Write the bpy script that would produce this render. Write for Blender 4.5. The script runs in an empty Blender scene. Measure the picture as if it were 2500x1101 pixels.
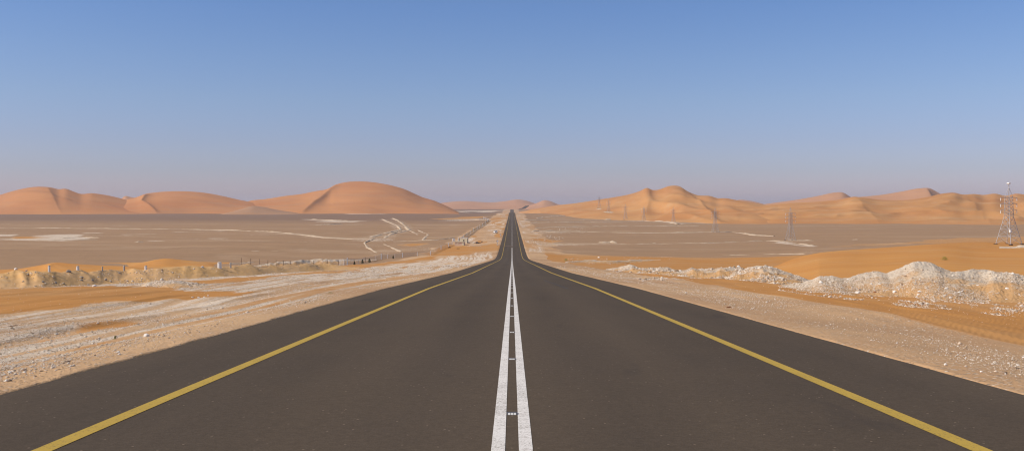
import bpy, math, random
import numpy as np
from mathutils import Vector, Matrix
from mathutils.bvhtree import BVHTree
random.seed(7); RNG = np.random.default_rng(11)
scene = bpy.context.scene
col = scene.collection
F, CX, HY = 2300.0, 1250.0, 499.0        # focal length in photo pixels, road vanishing column, true horizon row

# ------------------------------------------------------------------ noise
def _hash(ix, iy, seed):
    h = (ix.astype(np.int64) * 374761393 + iy.astype(np.int64) * 668265263 + seed * 982451653) & 0xFFFFFFFF
    h = ((h ^ (h >> 13)) * 1274126177) & 0xFFFFFFFF
    h = h ^ (h >> 16)
    return (h & 0xFFFF).astype(np.float64) / 65535.0
def vnoise(x, y, seed=0):
    x = np.asarray(x, float); y = np.asarray(y, float)
    ix = np.floor(x); iy = np.floor(y); fx = x - ix; fy = y - iy
    ux = fx*fx*fx*(fx*(fx*6-15)+10); uy = fy*fy*fy*(fy*(fy*6-15)+10)
    a = _hash(ix, iy, seed); b = _hash(ix+1, iy, seed); c = _hash(ix, iy+1, seed); d = _hash(ix+1, iy+1, seed)
    return (a*(1-ux)+b*ux)*(1-uy) + (c*(1-ux)+d*ux)*uy
def fbm(x, y, seed=0, octv=4, gain=.5):
    s = 0; amp = 1; tot = 0; f = 1.0
    for o in range(octv):
        s = s + amp*vnoise(np.asarray(x)*f+o*17.3, np.asarray(y)*f-o*9.1, seed+o); tot += amp; amp *= gain; f *= 2.03
    return s/tot
def sstep(a, b, x):
    t = np.clip((np.asarray(x, float)-a)/(b-a), 0, 1); return t*t*(3-2*t)

# ------------------------------------------------------------------ terrain
_K = np.array([(-400,-1.53),(0,-1.53),(10,-2.04),(20,-2.56),(41,-3.66),(87,-6.32),(150,-9.65),(181,-11.3),(270,-16.0),
    (325,-18.6),(370,-19.2),(504,-19.4),(806,-18.95),(1400,-18.7),(1560,-16.4),(1680,-15.0),(1790,-15.9),(2100,-21.5),
    (2500,-23.3),(2700,-22.4),(3030,-17.6),(3140,-17.1),(3300,-19.0),(4000,-20),(20000,-20)])
_gd = np.arange(-400, 4200.0, 1.0)
_gz = np.interp(_gd, _K[:,0], _K[:,1])
_sm = _gz.copy()
for _ in range(2):
    _sm = np.convolve(np.pad(_sm, 20, mode='edge'), np.ones(41)/41, mode='valid')
_w = sstep(110, 200, _gd); _gz = _gz*(1-_w) + _sm*_w
def roadz(y): return np.interp(y, _gd, _gz)

def ground(x, y, fine=True):
    x = np.asarray(x, float); y = np.asarray(y, float)
    a = np.abs(x); zr = roadz(y)
    bl = zr - .036*np.clip(a-6, 0, 60)
    br = zr - .06*np.clip(a-6, 0, 14) - .02*np.clip(a-20, 0, 60)
    sl = sstep(58, 150, a); sr = sstep(48, 175, a)
    pl = -20.0 + 0*a; pr = -21.5 + 7.6*np.exp(-((x-182)/95)**2 - ((y-335)/75)**2)
    z = np.where(x < 0, bl*(1-sl)+pl*sl, br*(1-sr)+pr*sr)
    far = sstep(3300, 3900, y); z = z*(1-far) - 20*far
    if fine:
        near = np.clip(a-6.5, 0, 4)/4
        z = z + near*((fbm(x/9, y/9, 3, 3)-.5)*.35 + (fbm(x*.9, y*.07, 21, 3)-.5)*.22*sstep(300, 60, y))
        z = z + near*(fbm(x/60, y/60, 5, 2)-.5)*.7
        z = z + np.where(x < 0, (fbm(x*2.1, y*.045, 27, 2)-.5)*.09*sstep(140, 40, y)*sstep(6.5, 8, a), 0)
    # beside the asphalt: flush, sand lapping the edge here and there; under the road: sunk
    e = 5.46 + (fbm(y*.9, x*0+3.1, 9, 5, .6)-.5)*.20
    under = sstep(e+.10, e-.10, a)
    return z*(1-under) + (zr-.30)*under + .006*(1-under)*sstep(7, 5.6, a)

_hd = np.concatenate([np.arange(4, 60, .05), 60*np.exp(np.arange(0, np.log(9000/60), .0012))])
def hit(px, py):
    u = (px-CX)/F; s = (HY-py)/F
    g = ground(u*_hd, _hd, False); zr = s*_hd
    i = np.argmax(zr <= g)
    if i == 0: i = 1 if zr[0] <= g[0] else len(_hd)-1
    d0, d1 = _hd[i-1], _hd[i]; a0 = zr[i-1]-g[i-1]; a1 = zr[i]-g[i]
    t = a0/(a0-a1) if a0 != a1 else 0
    d = d0 + (d1-d0)*min(max(t, 0), 1)
    return Vector((u*d, d, float(ground(np.array([u*d]), np.array([d]))[0])))
def at(px, py, d): return Vector(((px-CX)/F*d, d, (HY-py)/F*d))
def gz(x, y): return float(ground(np.array([x]), np.array([y]))[0])

# ------------------------------------------------------------------ objects
def prop(o, label=None, cat=None, group=None, kind=None):
    if label: o['label'] = label
    if cat: o['category'] = cat
    if group: o['group'] = group
    if kind: o['kind'] = kind
    return o
def raw(name, verts, faces, mat, parent=None, smooth=False):
    me = bpy.data.meshes.new(name)
    verts = np.asarray(verts, np.float32); n = len(verts)
    if isinstance(faces, np.ndarray):
        k = faces.shape[1]; m = len(faces)
        me.vertices.add(n); me.vertices.foreach_set('co', verts.ravel())
        me.loops.add(m*k); me.loops.foreach_set('vertex_index', faces.astype(np.int32).ravel())
        me.polygons.add(m); me.polygons.foreach_set('loop_start', np.arange(0, m*k, k, dtype=np.int32))
        me.update(calc_edges=True)
    else:
        me.from_pydata(verts.tolist(), [], faces); me.update()
    if smooth: me.polygons.foreach_set('use_smooth', np.ones(len(me.polygons), bool))
    if mat: me.materials.append(mat)
    o = bpy.data.objects.new(name, me); col.objects.link(o)
    if parent: o.parent = parent
    return o
def empty(name, loc, rz=0):
    o = bpy.data.objects.new(name, None); o.empty_display_size = .3
    o.location = loc; o.rotation_euler = (0, 0, rz); col.objects.link(o); return o
def copy_tree(o, parent=None):
    c = o.copy(); col.objects.link(c)
    if parent: c.parent = parent
    for ch in o.children: copy_tree(ch, c)
    return c
class MB:
    def __init__(s): s.v = []; s.f = []
    def box(s, cx, cy, cz, sx, sy, sz, rz=0, taper=1.0):
        b = len(s.v); c, n = math.cos(rz), math.sin(rz)
        for dz, k in ((-.5, 1), (.5, taper)):
            for dx, dy in ((-.5,-.5),(.5,-.5),(.5,.5),(-.5,.5)):
                x, y = dx*sx*k, dy*sy*k
                s.v.append((cx+x*c-y*n, cy+x*n+y*c, cz+dz*sz))
        s.f += [tuple(b+i for i in q) for q in ((3,2,1,0),(4,5,6,7),(0,1,5,4),(1,2,6,5),(2,3,7,6),(3,0,4,7))]; return s
    def beam(s, p, q, r, n=4, r2=None):
        p, q = Vector(p), Vector(q); d = (q-p).normalized()
        up = Vector((0,0,1)) if abs(d.z) < .95 else Vector((1,0,0))
        a = d.cross(up).normalized(); c = d.cross(a); b = len(s.v)
        for e, rr in ((p, r), (q, r if r2 is None else r2)):
            for i in range(n):
                t = 2*math.pi*(i+.5)/n; s.v.append(tuple(e + (a*math.cos(t)+c*math.sin(t))*rr))
        for i in range(n):
            j = (i+1) % n; s.f.append((b+i, b+j, b+n+j, b+n+i))
        s.f += [tuple(b+i for i in reversed(range(n))), tuple(b+n+i for i in range(n))]; return s
    def prism(s, prof, y0, y1):               # profile in (x, z) swept along y
        b = len(s.v); n = len(prof)
        for y in (y0, y1):
            for x, z in prof: s.v.append((x, y, z))
        for i in range(n):
            j = (i+1) % n; s.f.append((b+i, b+j, b+n+j, b+n+i))
        s.f += [tuple(b+i for i in reversed(range(n))), tuple(b+n+i for i in range(n))]; return s
    def loftx(s, rings):                      # list of rings (same length), closed caps
        b = len(s.v); n = len(rings[0])
        for r in rings: s.v += [tuple(p) for p in r]
        for k in range(len(rings)-1):
            for i in range(n):
                j = (i+1) % n; s.f.append((b+k*n+i, b+k*n+j, b+(k+1)*n+j, b+(k+1)*n+i))
        s.f += [tuple(b+i for i in reversed(range(n))), tuple(b+(len(rings)-1)*n+i for i in range(n))]; return s
    def build(s, name, mat, parent=None, smooth=False): return raw(name, s.v, s.f, mat, parent, smooth)

# ------------------------------------------------------------------ materials
def newmat(name):
    m = bpy.data.materials.new(name); m.use_nodes = True
    nt = m.node_tree; return m, nt, nt.nodes['Principled BSDF']
class G:
    def __init__(s, nt): s.nt = nt
    def n(s, t, **k):
        nd = s.nt.nodes.new(t)
        for a, v in k.items(): setattr(nd, a, v)
        return nd
    def l(s, a, b): s.nt.links.new(a, b)
    def setin(s, sock, v):
        if hasattr(v, 'is_output'): s.l(v, sock)
        else: sock.default_value = v
    def pos(s): return s.n('ShaderNodeNewGeometry').outputs['Position']
    def mapping(s, v, scale, rot=(0,0,0)):
        m = s.n('ShaderNodeMapping'); m.inputs['Scale'].default_value = scale; m.inputs['Rotation'].default_value = rot
        s.l(v, m.inputs['Vector']); return m.outputs[0]
    def noise(s, v, scale, detail=4, rough=.55, dist=0):
        t = s.n('ShaderNodeTexNoise'); s.l(v, t.inputs['Vector'])
        t.inputs['Scale'].default_value = scale; t.inputs['Detail'].default_value = detail
        t.inputs['Roughness'].default_value = rough; t.inputs['Distortion'].default_value = dist
        return t.outputs['Fac']
    def vor(s, v, scale, out='Distance', feature='F1'):
        t = s.n('ShaderNodeTexVoronoi', feature=feature); s.l(v, t.inputs['Vector']); t.inputs['Scale'].default_value = scale
        return t.outputs[out]
    def math(s, op, a, b=0.0, c=None, clamp=False):
        t = s.n('ShaderNodeMath', operation=op, use_clamp=clamp); s.setin(t.inputs[0], a); s.setin(t.inputs[1], b)
        if c is not None: s.setin(t.inputs[2], c)
        return t.outputs[0]
    def rng(s, v, a, b, c=0.0, d=1.0):
        t = s.n('ShaderNodeMapRange', clamp=True); s.l(v, t.inputs[0])
        for i, x in enumerate((a, b, c, d)): t.inputs[i+1].default_value = x
        return t.outputs[0]
    def mix(s, f, a, b, mode='MIX'):
        t = s.n('ShaderNodeMix', data_type='RGBA', blend_type=mode); s.setin(t.inputs[0], f)
        for k, v in ((6, a), (7, b)):
            if isinstance(v, tuple): v = (*v, 1) if len(v) == 3 else v
            s.setin(t.inputs[k], v)
        return t.outputs[2]
    def bump(s, h, strength, dist, nrm=None):
        t = s.n('ShaderNodeBump'); s.l(h, t.inputs['Height']); t.inputs['Strength'].default_value = strength
        t.inputs['Distance'].default_value = dist
        if nrm: s.l(nrm, t.inputs['Normal'])
        return t.outputs[0]
def simple(name, c, rough=.7, var=.12, scale=6, metal=0, spec=.3):
    m, nt, b = newmat(name); g = G(nt)
    tc = g.n('ShaderNodeTexCoord').outputs['Object']
    f = g.noise(tc, scale, 5)
    g.l(g.mix(f, tuple(x*(1-var) for x in c), tuple(min(1, x*(1+var)) for x in c)), b.inputs['Base Color'])
    b.inputs['Roughness'].default_value = rough; b.inputs['Metallic'].default_value = metal
    b.inputs['Specular IOR Level'].default_value = spec
    return m

TAN, TAN2 = (.66,.415,.22), (.56,.345,.18)
WHITE, WHITE2 = (.80,.66,.51), (.60,.46,.33)
ORANGE, ORANGE2 = (.54,.255,.072), (.49,.22,.06)
PLAIN, PLAIN2 = (.405,.242,.128), (.35,.21,.112)

def ground_mat():
    m, nt, b = newmat('desert_ground'); g = G(nt); p = g.pos()
    at_ = g.n('ShaderNodeAttribute', attribute_name='mask'); sp = g.n('ShaderNodeSeparateColor'); g.l(at_.outputs['Color'], sp.inputs[0])
    R, Gm, B = sp.outputs
    n_big = g.noise(p, .05, 4); n_mid = g.noise(p, .6, 5); n_fine = g.noise(p, 6, 5, .65); n_grit = g.noise(p, 28, 3, .7)
    streak = g.math('ADD', g.math('MULTIPLY', g.noise(g.mapping(p, (1.6, .07, 1)), 1, 5, .6), .5), g.math('MULTIPLY', g.noise(g.mapping(p, (5.5, .16, 1)), 1, 4, .6), .6))
    tan = g.mix(g.rng(n_mid, .35, .65), TAN, TAN2)
    tan = g.mix(g.rng(n_big, .4, .62), tan, (.47,.27,.135))
    # gravel: voronoi stones, lighter and darker
    vc = g.vor(p, 16, 'Color'); vs = g.n('ShaderNodeSeparateColor'); g.l(vc, vs.inputs[0])
    stone = g.mix(vs.outputs[1], (.25,.165,.10), (.86,.74,.59))
    isst = g.math('MULTIPLY', g.rng(vs.outputs[0], .42, .52), g.rng(g.vor(p, 16), .5, .35))
    gravelly = g.math('SUBTRACT', 1.0, g.math('ADD', Gm, B, clamp=True), clamp=True)
    tan = g.mix(g.math('MULTIPLY', isst, g.rng(n_mid, .35, .6, .15, .8)), tan, stone)
    org = g.mix(g.rng(n_mid, .3, .7), ORANGE, ORANGE2)
    org = g.mix(g.rng(n_big, .45, .7, 0, .55), org, (.52,.31,.145))
    pst = g.noise(g.mapping(p, (.012, .05, 1)), 1, 5, .6)
    pl = g.mix(g.rng(pst, .35, .65), PLAIN, PLAIN2)
    pl = g.mix(g.rng(n_fine, .4, .75, 0, .35), pl, (.42,.27,.16))
    pl = g.mix(g.rng(g.noise(g.mapping(p, (.006, .022, 1)), 1, 6, .62, .4), .54, .72, 0, .75), pl, (.50,.335,.205))
    pl = g.mix(g.rng(g.noise(g.mapping(p, (.011, .09, 1)), 1.7, 5, .6), .6, .72, 0, .5), pl, (.50,.31,.15))
    yy = g.n('ShaderNodeSeparateXYZ'); g.l(p, yy.inputs[0])
    varn = g.math('MULTIPLY', g.rng(g.math('ADD', yy.outputs[1], g.math('MULTIPLY', n_big, 200.0)), 1050, 1350), g.rng(yy.outputs[0], 60, -60))
    pl = g.mix(g.math('MULTIPLY', varn, .8), pl, (.235,.142,.09))
    wh = g.mix(g.rng(n_fine, .35, .62), WHITE2, WHITE)
    # ragged borders
    jig = g.math('ADD', g.math('MULTIPLY', g.math('SUBTRACT', n_mid, .5), .9), g.math('MULTIPLY', g.math('SUBTRACT', n_fine, .5), .8))
    oF = g.rng(g.math('ADD', Gm, g.math('MULTIPLY', jig, .6)), .38, .62)
    pF = g.rng(g.math('ADD', B, g.math('MULTIPLY', jig, .4)), .4, .6)
    wF = g.rng(g.math('ADD', R, g.math('ADD', g.math('MULTIPLY', jig, .8), g.math('MULTIPLY', g.math('SUBTRACT', streak, .55), 1.9))), .40, .78)
    wF = g.math('MULTIPLY', wF, g.rng(R, .02, .2))
    brk = g.noise(g.mapping(p, (.05, .16, 1)), 1, 5, .65)
    wF = g.math('MULTIPLY', wF, g.rng(g.math('ADD', brk, g.math('MULTIPLY', R, .35)), .46, .66, .3, 1.0))
    c = g.mix(pF, tan, pl); c = g.mix(oF, c, org); c = g.mix(wF, c, wh)
    c = g.mix(g.rng(n_grit, .3, .7, 0, .25), c, g.mix(1.0, c, (.66,.62,.58), 'MULTIPLY'))
    g.l(c, b.inputs['Base Color']); b.inputs['Roughness'].default_value = .95; b.inputs['Specular IOR Level'].default_value = .12
    wv = g.n('ShaderNodeTexWave', wave_type='BANDS'); g.l(g.mapping(p, (1, .45, 1), (0, 0, .9)), wv.inputs['Vector'])
    wv.inputs['Scale'].default_value = 2.6; wv.inputs['Distortion'].default_value = 7; wv.inputs['Detail'].default_value = 3; wv.inputs['Detail Scale'].default_value = .8
    rough_h = g.math('ADD', g.math('MULTIPLY', n_fine, .8), g.math('ADD', g.math('MULTIPLY', isst, .5), g.math('MULTIPLY', n_grit, .25)))
    h = g.math('ADD', g.math('MULTIPLY', rough_h, g.math('SUBTRACT', 1.0, g.math('MULTIPLY', oF, .85))), g.math('MULTIPLY', g.math('MULTIPLY', wv.outputs['Fac'], oF), .12))
    g.l(g.bump(h, .75, .06), b.inputs['Normal'])
    return m

def rubble_mat(name, base, base2, orange_amt=.3, low=True, lim=.42):
    m, nt, b = newmat(name); g = G(nt); p = g.pos()
    n1 = g.noise(p, .55, 5); n2 = g.noise(p, 5, 5, .65)
    vc = g.vor(p, 7, 'Color'); vs = g.n('ShaderNodeSeparateColor'); g.l(vc, vs.inputs[0]); vd = g.vor(p, 7)
    c = g.mix(n2, base2, base)
    c = g.mix(g.math('MULTIPLY', g.rng(vs.outputs[0], .4, .7), g.rng(vd, .5, .25)), c, g.mix(vs.outputs[1], (.36,.29,.22), (.82,.72,.60)))
    c = g.mix(g.rng(n1, .52, .66, 0, orange_amt), c, (.54,.315,.145))
    c = g.mix(g.rng(g.noise(p, .28, 5, .65), .46, .62, 0, .65), c, (.50,.37,.25))
    if low:
        ta = g.n('ShaderNodeAttribute', attribute_name='up').outputs['Fac']
        q = g.math('ADD', ta, g.math('MULTIPLY', g.math('SUBTRACT', g.noise(p, .7, 5, .65), .5), 1.3))
        c = g.mix(g.rng(q, lim, lim+.25), g.mix(n2, (.56,.29,.10), (.60,.38,.20)), c)
    g.l(c, b.inputs['Base Color']); b.inputs['Roughness'].default_value = .95; b.inputs['Specular IOR Level'].default_value = .1
    h = g.math('ADD', g.math('MULTIPLY', n2, .8), g.math('SUBTRACT', 1.0, vd))
    g.l(g.bump(h, .9, .10), b.inputs['Normal']); return m

def sandbank_mat():
    m, nt, b = newmat('tan_bank'); g = G(nt); p = g.pos()
    n1 = g.noise(p, .12, 5); n2 = g.noise(p, 1.2, 5, .6); n3 = g.noise(p, 7, 4, .6)
    c = g.mix(g.rng(n1, .38, .62), (.64,.37,.145), (.60,.36,.17)); c = g.mix(g.rng(n2, .5, .72, 0, .6), c, (.62,.42,.24))
    c = g.mix(g.rng(n3, .6, .7, 0, .35), c, (.44,.28,.15))
    g.l(c, b.inputs['Base Color']); b.inputs['Roughness'].default_value = .95; b.inputs['Specular IOR Level'].default_value = .1
    g.l(g.bump(g.math('ADD', n2, g.math('MULTIPLY', n3, .3)), .5, .15), b.inputs['Normal']); return m
def dune_mat(name, c1, c2, c3, sc=1.0):
    m, nt, b = newmat(name); g = G(nt); p = g.pos()
    n1 = g.noise(g.mapping(p, (.0035*sc, .006*sc, .03*sc)), 1, 5, .55, .8); n2 = g.noise(g.mapping(p, (.004*sc, .014*sc, .07*sc)), 1, 5, .6, 1.0)
    c = g.mix(g.rng(n1, .36, .62), c1, c2); c = g.mix(g.rng(n2, .48, .72, 0, .75), c, c3)
    g.l(c, b.inputs['Base Color']); b.inputs['Roughness'].default_value = .95; b.inputs['Specular IOR Level'].default_value = .1
    g.l(g.bump(g.noise(g.mapping(p, (.010*sc, .03*sc, .05*sc)), 1, 5, .55, .6), .6, 3.5/sc), b.inputs['Normal']); return m

def asphalt_mat():
    m, nt, b = newmat('asphalt'); g = G(nt); p = g.pos()
    n1 = g.noise(g.mapping(p, (.55, .035, 1)), 1, 5, .6); n2 = g.noise(p, .35, 5, .6); n3 = g.noise(p, 55, 3, .7); n4 = g.noise(p, 5, 4, .6)
    c = g.mix(g.rng(n1, .3, .7), (.084,.063,.045), (.108,.080,.056))
    c = g.mix(g.rng(n2, .42, .7, 0, .6), c, (.108,.079,.053))
    # dust thicker between the wheel paths and along the middle
    xx = g.n('ShaderNodeSeparateXYZ'); g.l(p, xx.inputs[0])
    ax = g.math('ABSOLUTE', xx.outputs[0])
    mid = g.math('ADD', g.rng(ax, .9, .0, 0, .75), g.rng(g.math('ABSOLUTE', g.math('SUBTRACT', ax, 1.85)), .75, 0, 0, .5))
    edge = g.rng(ax, 4.6, 5.55, 0, .55)
    c = g.mix(g.math('MULTIPLY', g.math('ADD', mid, edge), g.rng(n4, .25, .75, .4, 1)), c, (.128,.093,.062))
    c = g.mix(g.rng(n3, .28, .72, 0, .55), c, g.mix(1.0, c, (.45,.44,.43), 'MULTIPLY'))
    n5 = g.noise(p, 15, 4, .75)
    c = g.mix(g.rng(n5, .34, .66, 0, .42), g.mix(1.0, c, (1.16,1.15,1.14), 'MULTIPLY'), g.mix(1.0, c, (.62,.61,.60), 'MULTIPLY'))
    vc = g.vor(p, 24, 'Color'); vs = g.n('ShaderNodeSeparateColor'); g.l(vc, vs.inputs[0])
    sp = g.math('MULTIPLY', g.rng(vs.outputs[0], .968, .975), g.rng(g.vor(p, 24), .3, .22))
    c = g.mix(g.math('MULTIPLY', sp, .5), c, (.34,.25,.18))
    st = g.math('MULTIPLY', g.rng(g.noise(g.mapping(p, (1.2, .25, 1)), 1.1, 3, .5), .66, .74, 0, .35), 1.0)
    c = g.mix(st, c, (.045,.037,.034))
    g.l(c, b.inputs['Base Color']); b.inputs['Roughness'].default_value = .93; b.inputs['Specular IOR Level'].default_value = .1
    g.l(g.bump(g.math('ADD', n3, g.math('MULTIPLY', n4, .4)), .35, .012), b.inputs['Normal']); return m

def paint_mat(name, c, dark, wear):
    m, nt, b = newmat(name); g = G(nt); p = g.pos()
    n1 = g.noise(p, 45, 4, .75); n2 = g.noise(p, 2.2, 4, .6)
    rib = g.noise(g.mapping(p, (3, 60, 1)), 1, 3, .6)
    f = g.math('ADD', g.math('MULTIPLY', n1, .8), g.math('ADD', g.math('MULTIPLY', n2, .12), g.math('MULTIPLY', rib, .33)))
    c1 = g.mix(g.rng(n2, .35, .65), c, tuple(x*.95 for x in c))
    g.l(g.mix(g.rng(f, wear, wear+.12), c1, dark), b.inputs['Base Color'])
    b.inputs['Roughness'].default_value = .8; b.inputs['Specular IOR Level'].default_value = .2; return m

def stones_mat(name, ramp):
    m, nt, b = newmat(name); g = G(nt)
    r = g.n('ShaderNodeNewGeometry').outputs['Random Per Island']; cr = g.n('ShaderNodeValToRGB'); g.l(r, cr.inputs[0])
    e = cr.color_ramp.elements
    while len(e) < len(ramp): e.new(.5)
    for i, (q, c) in enumerate(ramp): e[i].position = q; e[i].color = (*c, 1)
    n = g.noise(g.pos(), 9, 4)
    g.l(g.mix(g.rng(n, .35, .65, 0, .35), cr.outputs[0], (.50,.33,.2)), b.inputs['Base Color'])
    b.inputs['Roughness'].default_value = .92; b.inputs['Specular IOR Level'].default_value = .15; return m

M = {}
M['ground'] = ground_mat(); M['asphalt'] = asphalt_mat()
M['white_rubble'] = rubble_mat('white_rubble', (.82,.69,.54), (.60,.46,.32), .6); M['low_rubble'] = rubble_mat('low_rubble', (.76,.62,.47), (.60,.46,.32), .6, True, .52)
M['tan_bank'] = sandbank_mat()
M['spoil'] = rubble_mat('spoil_ridge', (.70,.545,.385), (.52,.375,.24), .5, False)
M['gravel_mound'] = rubble_mat('pale_gravel', (.74,.58,.42), (.58,.42,.26), .75)
M['dune_left'] = dune_mat('red_dune_sand', (.50,.20,.070), (.555,.245,.090), (.48,.235,.110))
M['dune_right'] = dune_mat('orange_dune_sand', (.565,.28,.100), (.51,.225,.075), (.56,.32,.145), 1.4)
M['dune_far'] = dune_mat('far_dune_sand', (.55,.28,.14), (.52,.255,.125), (.50,.26,.14), .6)
M['dune_grey'] = dune_mat('grey_sand', (.45,.245,.13), (.42,.235,.13), (.47,.235,.10))
M['drift'] = dune_mat('orange_drift_sand', (.57,.265,.072), (.53,.235,.064), (.56,.31,.12), 9)
M['white_paint'] = paint_mat('white_road_paint', (.80,.74,.67), (.34,.29,.24), .62)
M['yellow_paint'] = paint_mat('yellow_road_paint', (.50,.325,.055), (.16,.12,.06), .66)
M['stones'] = stones_mat('pale_stones', [(0,(.26,.18,.12)),(.25,(.50,.37,.25)),(.5,(.72,.58,.44)),(.8,(.84,.74,.61)),(1,(.88,.82,.74))])
M['white_stone'] = simple('white_limestone', (.82,.75,.66), .9, .15, 3)
M['grey_stone'] = simple('grey_rock', (.36,.30,.24), .9, .25, 3)
M['rust_stone'] = simple('rust_rock', (.30,.12,.05), .9, .3, 3)
M['steel'] = simple('galvanised_steel', (.46,.42,.395), .55, .1, 2, 0, .3)
M['concrete'] = simple('concrete', (.46,.41,.36), .9, .1)
M['white'] = simple('white_paint', (.80,.78,.75), .6, .05)
M['dark'] = simple('dark_rust', (.055,.035,.025), .8, .4, 2)
M['post'] = simple('weathered_post', (.10,.06,.035), .8, .25)
M['cream'] = simple('cream_render', (.72,.62,.43), .85, .07, 2)
M['pink'] = simple('pinkish_render', (.66,.47,.34), .85, .07, 2)
M['black'] = simple('dark_opening', (.02,.02,.02), .6, .2)
M['glass'] = simple('dark_glass', (.03,.04,.05), .12, .2, 2, 0, .6)
M['rubber'] = simple('rubber', (.03,.03,.03), .8, .2)
M['red'] = simple('red_lens', (.35,.03,.02), .3, .1)
M['green'] = simple('green_leaf', (.075,.085,.02), .8, .4, 5)
M['green2'] = simple('bright_green_leaf', (.26,.27,.04), .8, .4, 5)
M['bark'] = simple('bark', (.14,.09,.055), .9, .3)
M['stud'] = simple('stud_body', (.075,.07,.075), .6, .2)
M['reflect'] = simple('stud_lens', (.66,.63,.59), .25, .04, 2, 0, .6)

# ------------------------------------------------------------------ masks on the ground sheet (world-space outlines of real patches of stone and sand)
def W(pts): return np.array([(lambda h: (h.x, h.y))(hit(*p)) for p in pts])
def dens(pts, n=10):
    out = []
    for a, b in zip(pts[:-1], pts[1:]):
        for k in range(n): out.append((a[0]+(b[0]-a[0])*k/n, a[1]+(b[1]-a[1])*k/n))
    return out + [pts[-1]]
def inpoly(x, y, P):
    r = np.zeros(len(x), bool); j = len(P)-1
    for i in range(len(P)):
        xi, yi, xj, yj = P[i][0], P[i][1], P[j][0], P[j][1]
        c = ((yi > y) != (yj > y)); r ^= c & (x < (xj-xi)*(y-yi)/((yj-yi) if yj != yi else 1e-9)+xi); j = i
    return r
def segdist(x, y, P):
    best = np.full(len(x), 1e9)
    for (ax, ay), (bx, by) in zip(P[:-1], P[1:]):
        dx, dy = bx-ax, by-ay; L = dx*dx+dy*dy+1e-9
        t = np.clip(((x-ax)*dx+(y-ay)*dy)/L, 0, 1)
        best = np.minimum(best, np.hypot(x-ax-t*dx, y-ay-t*dy))
    return best
W_POLY = [  # pale limestone patches (photo outline, strength)
    ([(0,574),(60,577),(110,575),(200,573),(255,579),(240,586),(150,588),(0,588)], .75),
    ([(757,536),(850,538),(838,542),(800,542)], .8), ([(770,548),(838,545),(835,548),(775,550)], .6),
    ([(862,522),(935,519),(932,521),(870,523)], .8), ([(950,520),(1080,516),(1235,513),(1238,518),(1100,519),(1000,521)], .75),
    ([(1055,538),(1110,533),(1190,534),(1185,540),(1110,541)], .6),
    ([(880,581),(950,582),(935,590),(890,588)], .5), ([(895,597),(940,596),(1000,622),(920,622)], .3),
    ([(938,590),(1080,598),(1060,612),(1000,616)], .35),
    ([(640,592),(700,588),(720,589),(660,594)], .2),
    ([(1325,590),(1440,592),(1440,600),(1330,600)], .45), ([(1840,588),(1930,586),(1990,601),(1900,598)], .75), ([(1620,538),(1680,545),(1655,550),(1600,544)], .7),
    ([(1280,560),(1420,563),(1420,568),(1300,570)], .45),
    ([(2310,604),(2500,600),(2500,612),(2340,611)], 0), ]
O_POLY = [  # orange blown sand
    ([(-250,705),(0,711),(300,706),(420,711),(600,718),(500,728),(300,742),(150,758),(0,768),(-250,800)], 1),
    ([(440,690),(640,677),(860,662),(880,666),(700,680),(500,697)], .9),
    ([(390,766),(470,748),(520,752),(430,772),(330,788)], .4), ([(0,880),(200,845),(420,790),(430,793),(240,850),(0,895)], .35),
    ([(0,832),(150,808),(330,772),(345,776),(160,822),(0,842)], .6),
    ([(1080,604),(1205,600),(1200,618),(1120,624),(1050,623)], .9), ([(1120,562),(1200,545),(1205,575),(1140,582)], .4),
    ([(30,578),(75,578),(70,583),(35,583)], .9), ([(1055,534),(1120,530),(1190,528),(1180,534),(1090,537)], .7),
    ([(790,652),(860,646),(930,640),(1000,633),(1060,626),(1062,631),(1000,640),(930,648),(860,656),(790,662)], .8), ([(985,597),(1030,594),(1025,600),(990,602)], .8),
    ([(1420,594),(1560,593),(1540,596)], .5), ([(1190,528),(1235,522),(1228,535),(1195,540)], .6),
    ([(2120,598),(2300,583),(2500,578),(2560,590),(2300,594)], .55), ([(2000,598),(2200,592),(2250,596),(2000,608)], .45), ([(1305,575),(1350,585),(1345,592),(1300,585)], .7)]
W_LINE = [  # thin stony lines, width in metres
    ([(-120,556),(0,557.5),(180,558),(435,560),(640,566),(733,573.5),(856,584),(933,586)], 11, .42), ([(902,581),(930,573),(979,561),(963,548),(933,535)], 9, .42), ([(938,582),(958,571),(999,562),(981,545),(958,533)], 9, .42), ([(1299,563),(1424,567),(1675,568),(1788,567),(1890,576)], 7, .42), ([(1335,597),(1521,597),(1726,595),(1930,588)], 7, .42), ([(1291,544),(1470,542),(1650,545)], 9, .4), ([(1304,556.5),(1470,553),(1706,551)], 9, .4), ([(0,547),(180,550),(330,552)], 5, .5), ([(0,568),(128,572),(333,577),(512,584),(640,588),(800,592)], 4, .45),
    ([(212,569),(240,568)], 5, .9), ([(308,573),(370,572)], 5, .9), ([(436,566),(532,565)], 6, .9), ([(371,588),(390,588)], 4, .9),
    ([(517,582),(548,582)], 4, .8), ([(540,571),(640,574),(850,582)], 4, .5), ([(0,580),(200,584),(600,588)], 3, .35),
    ([(660,553),(900,552)], 5, .3), ([(560,548),(640,545)], 5, .4)]
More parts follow.
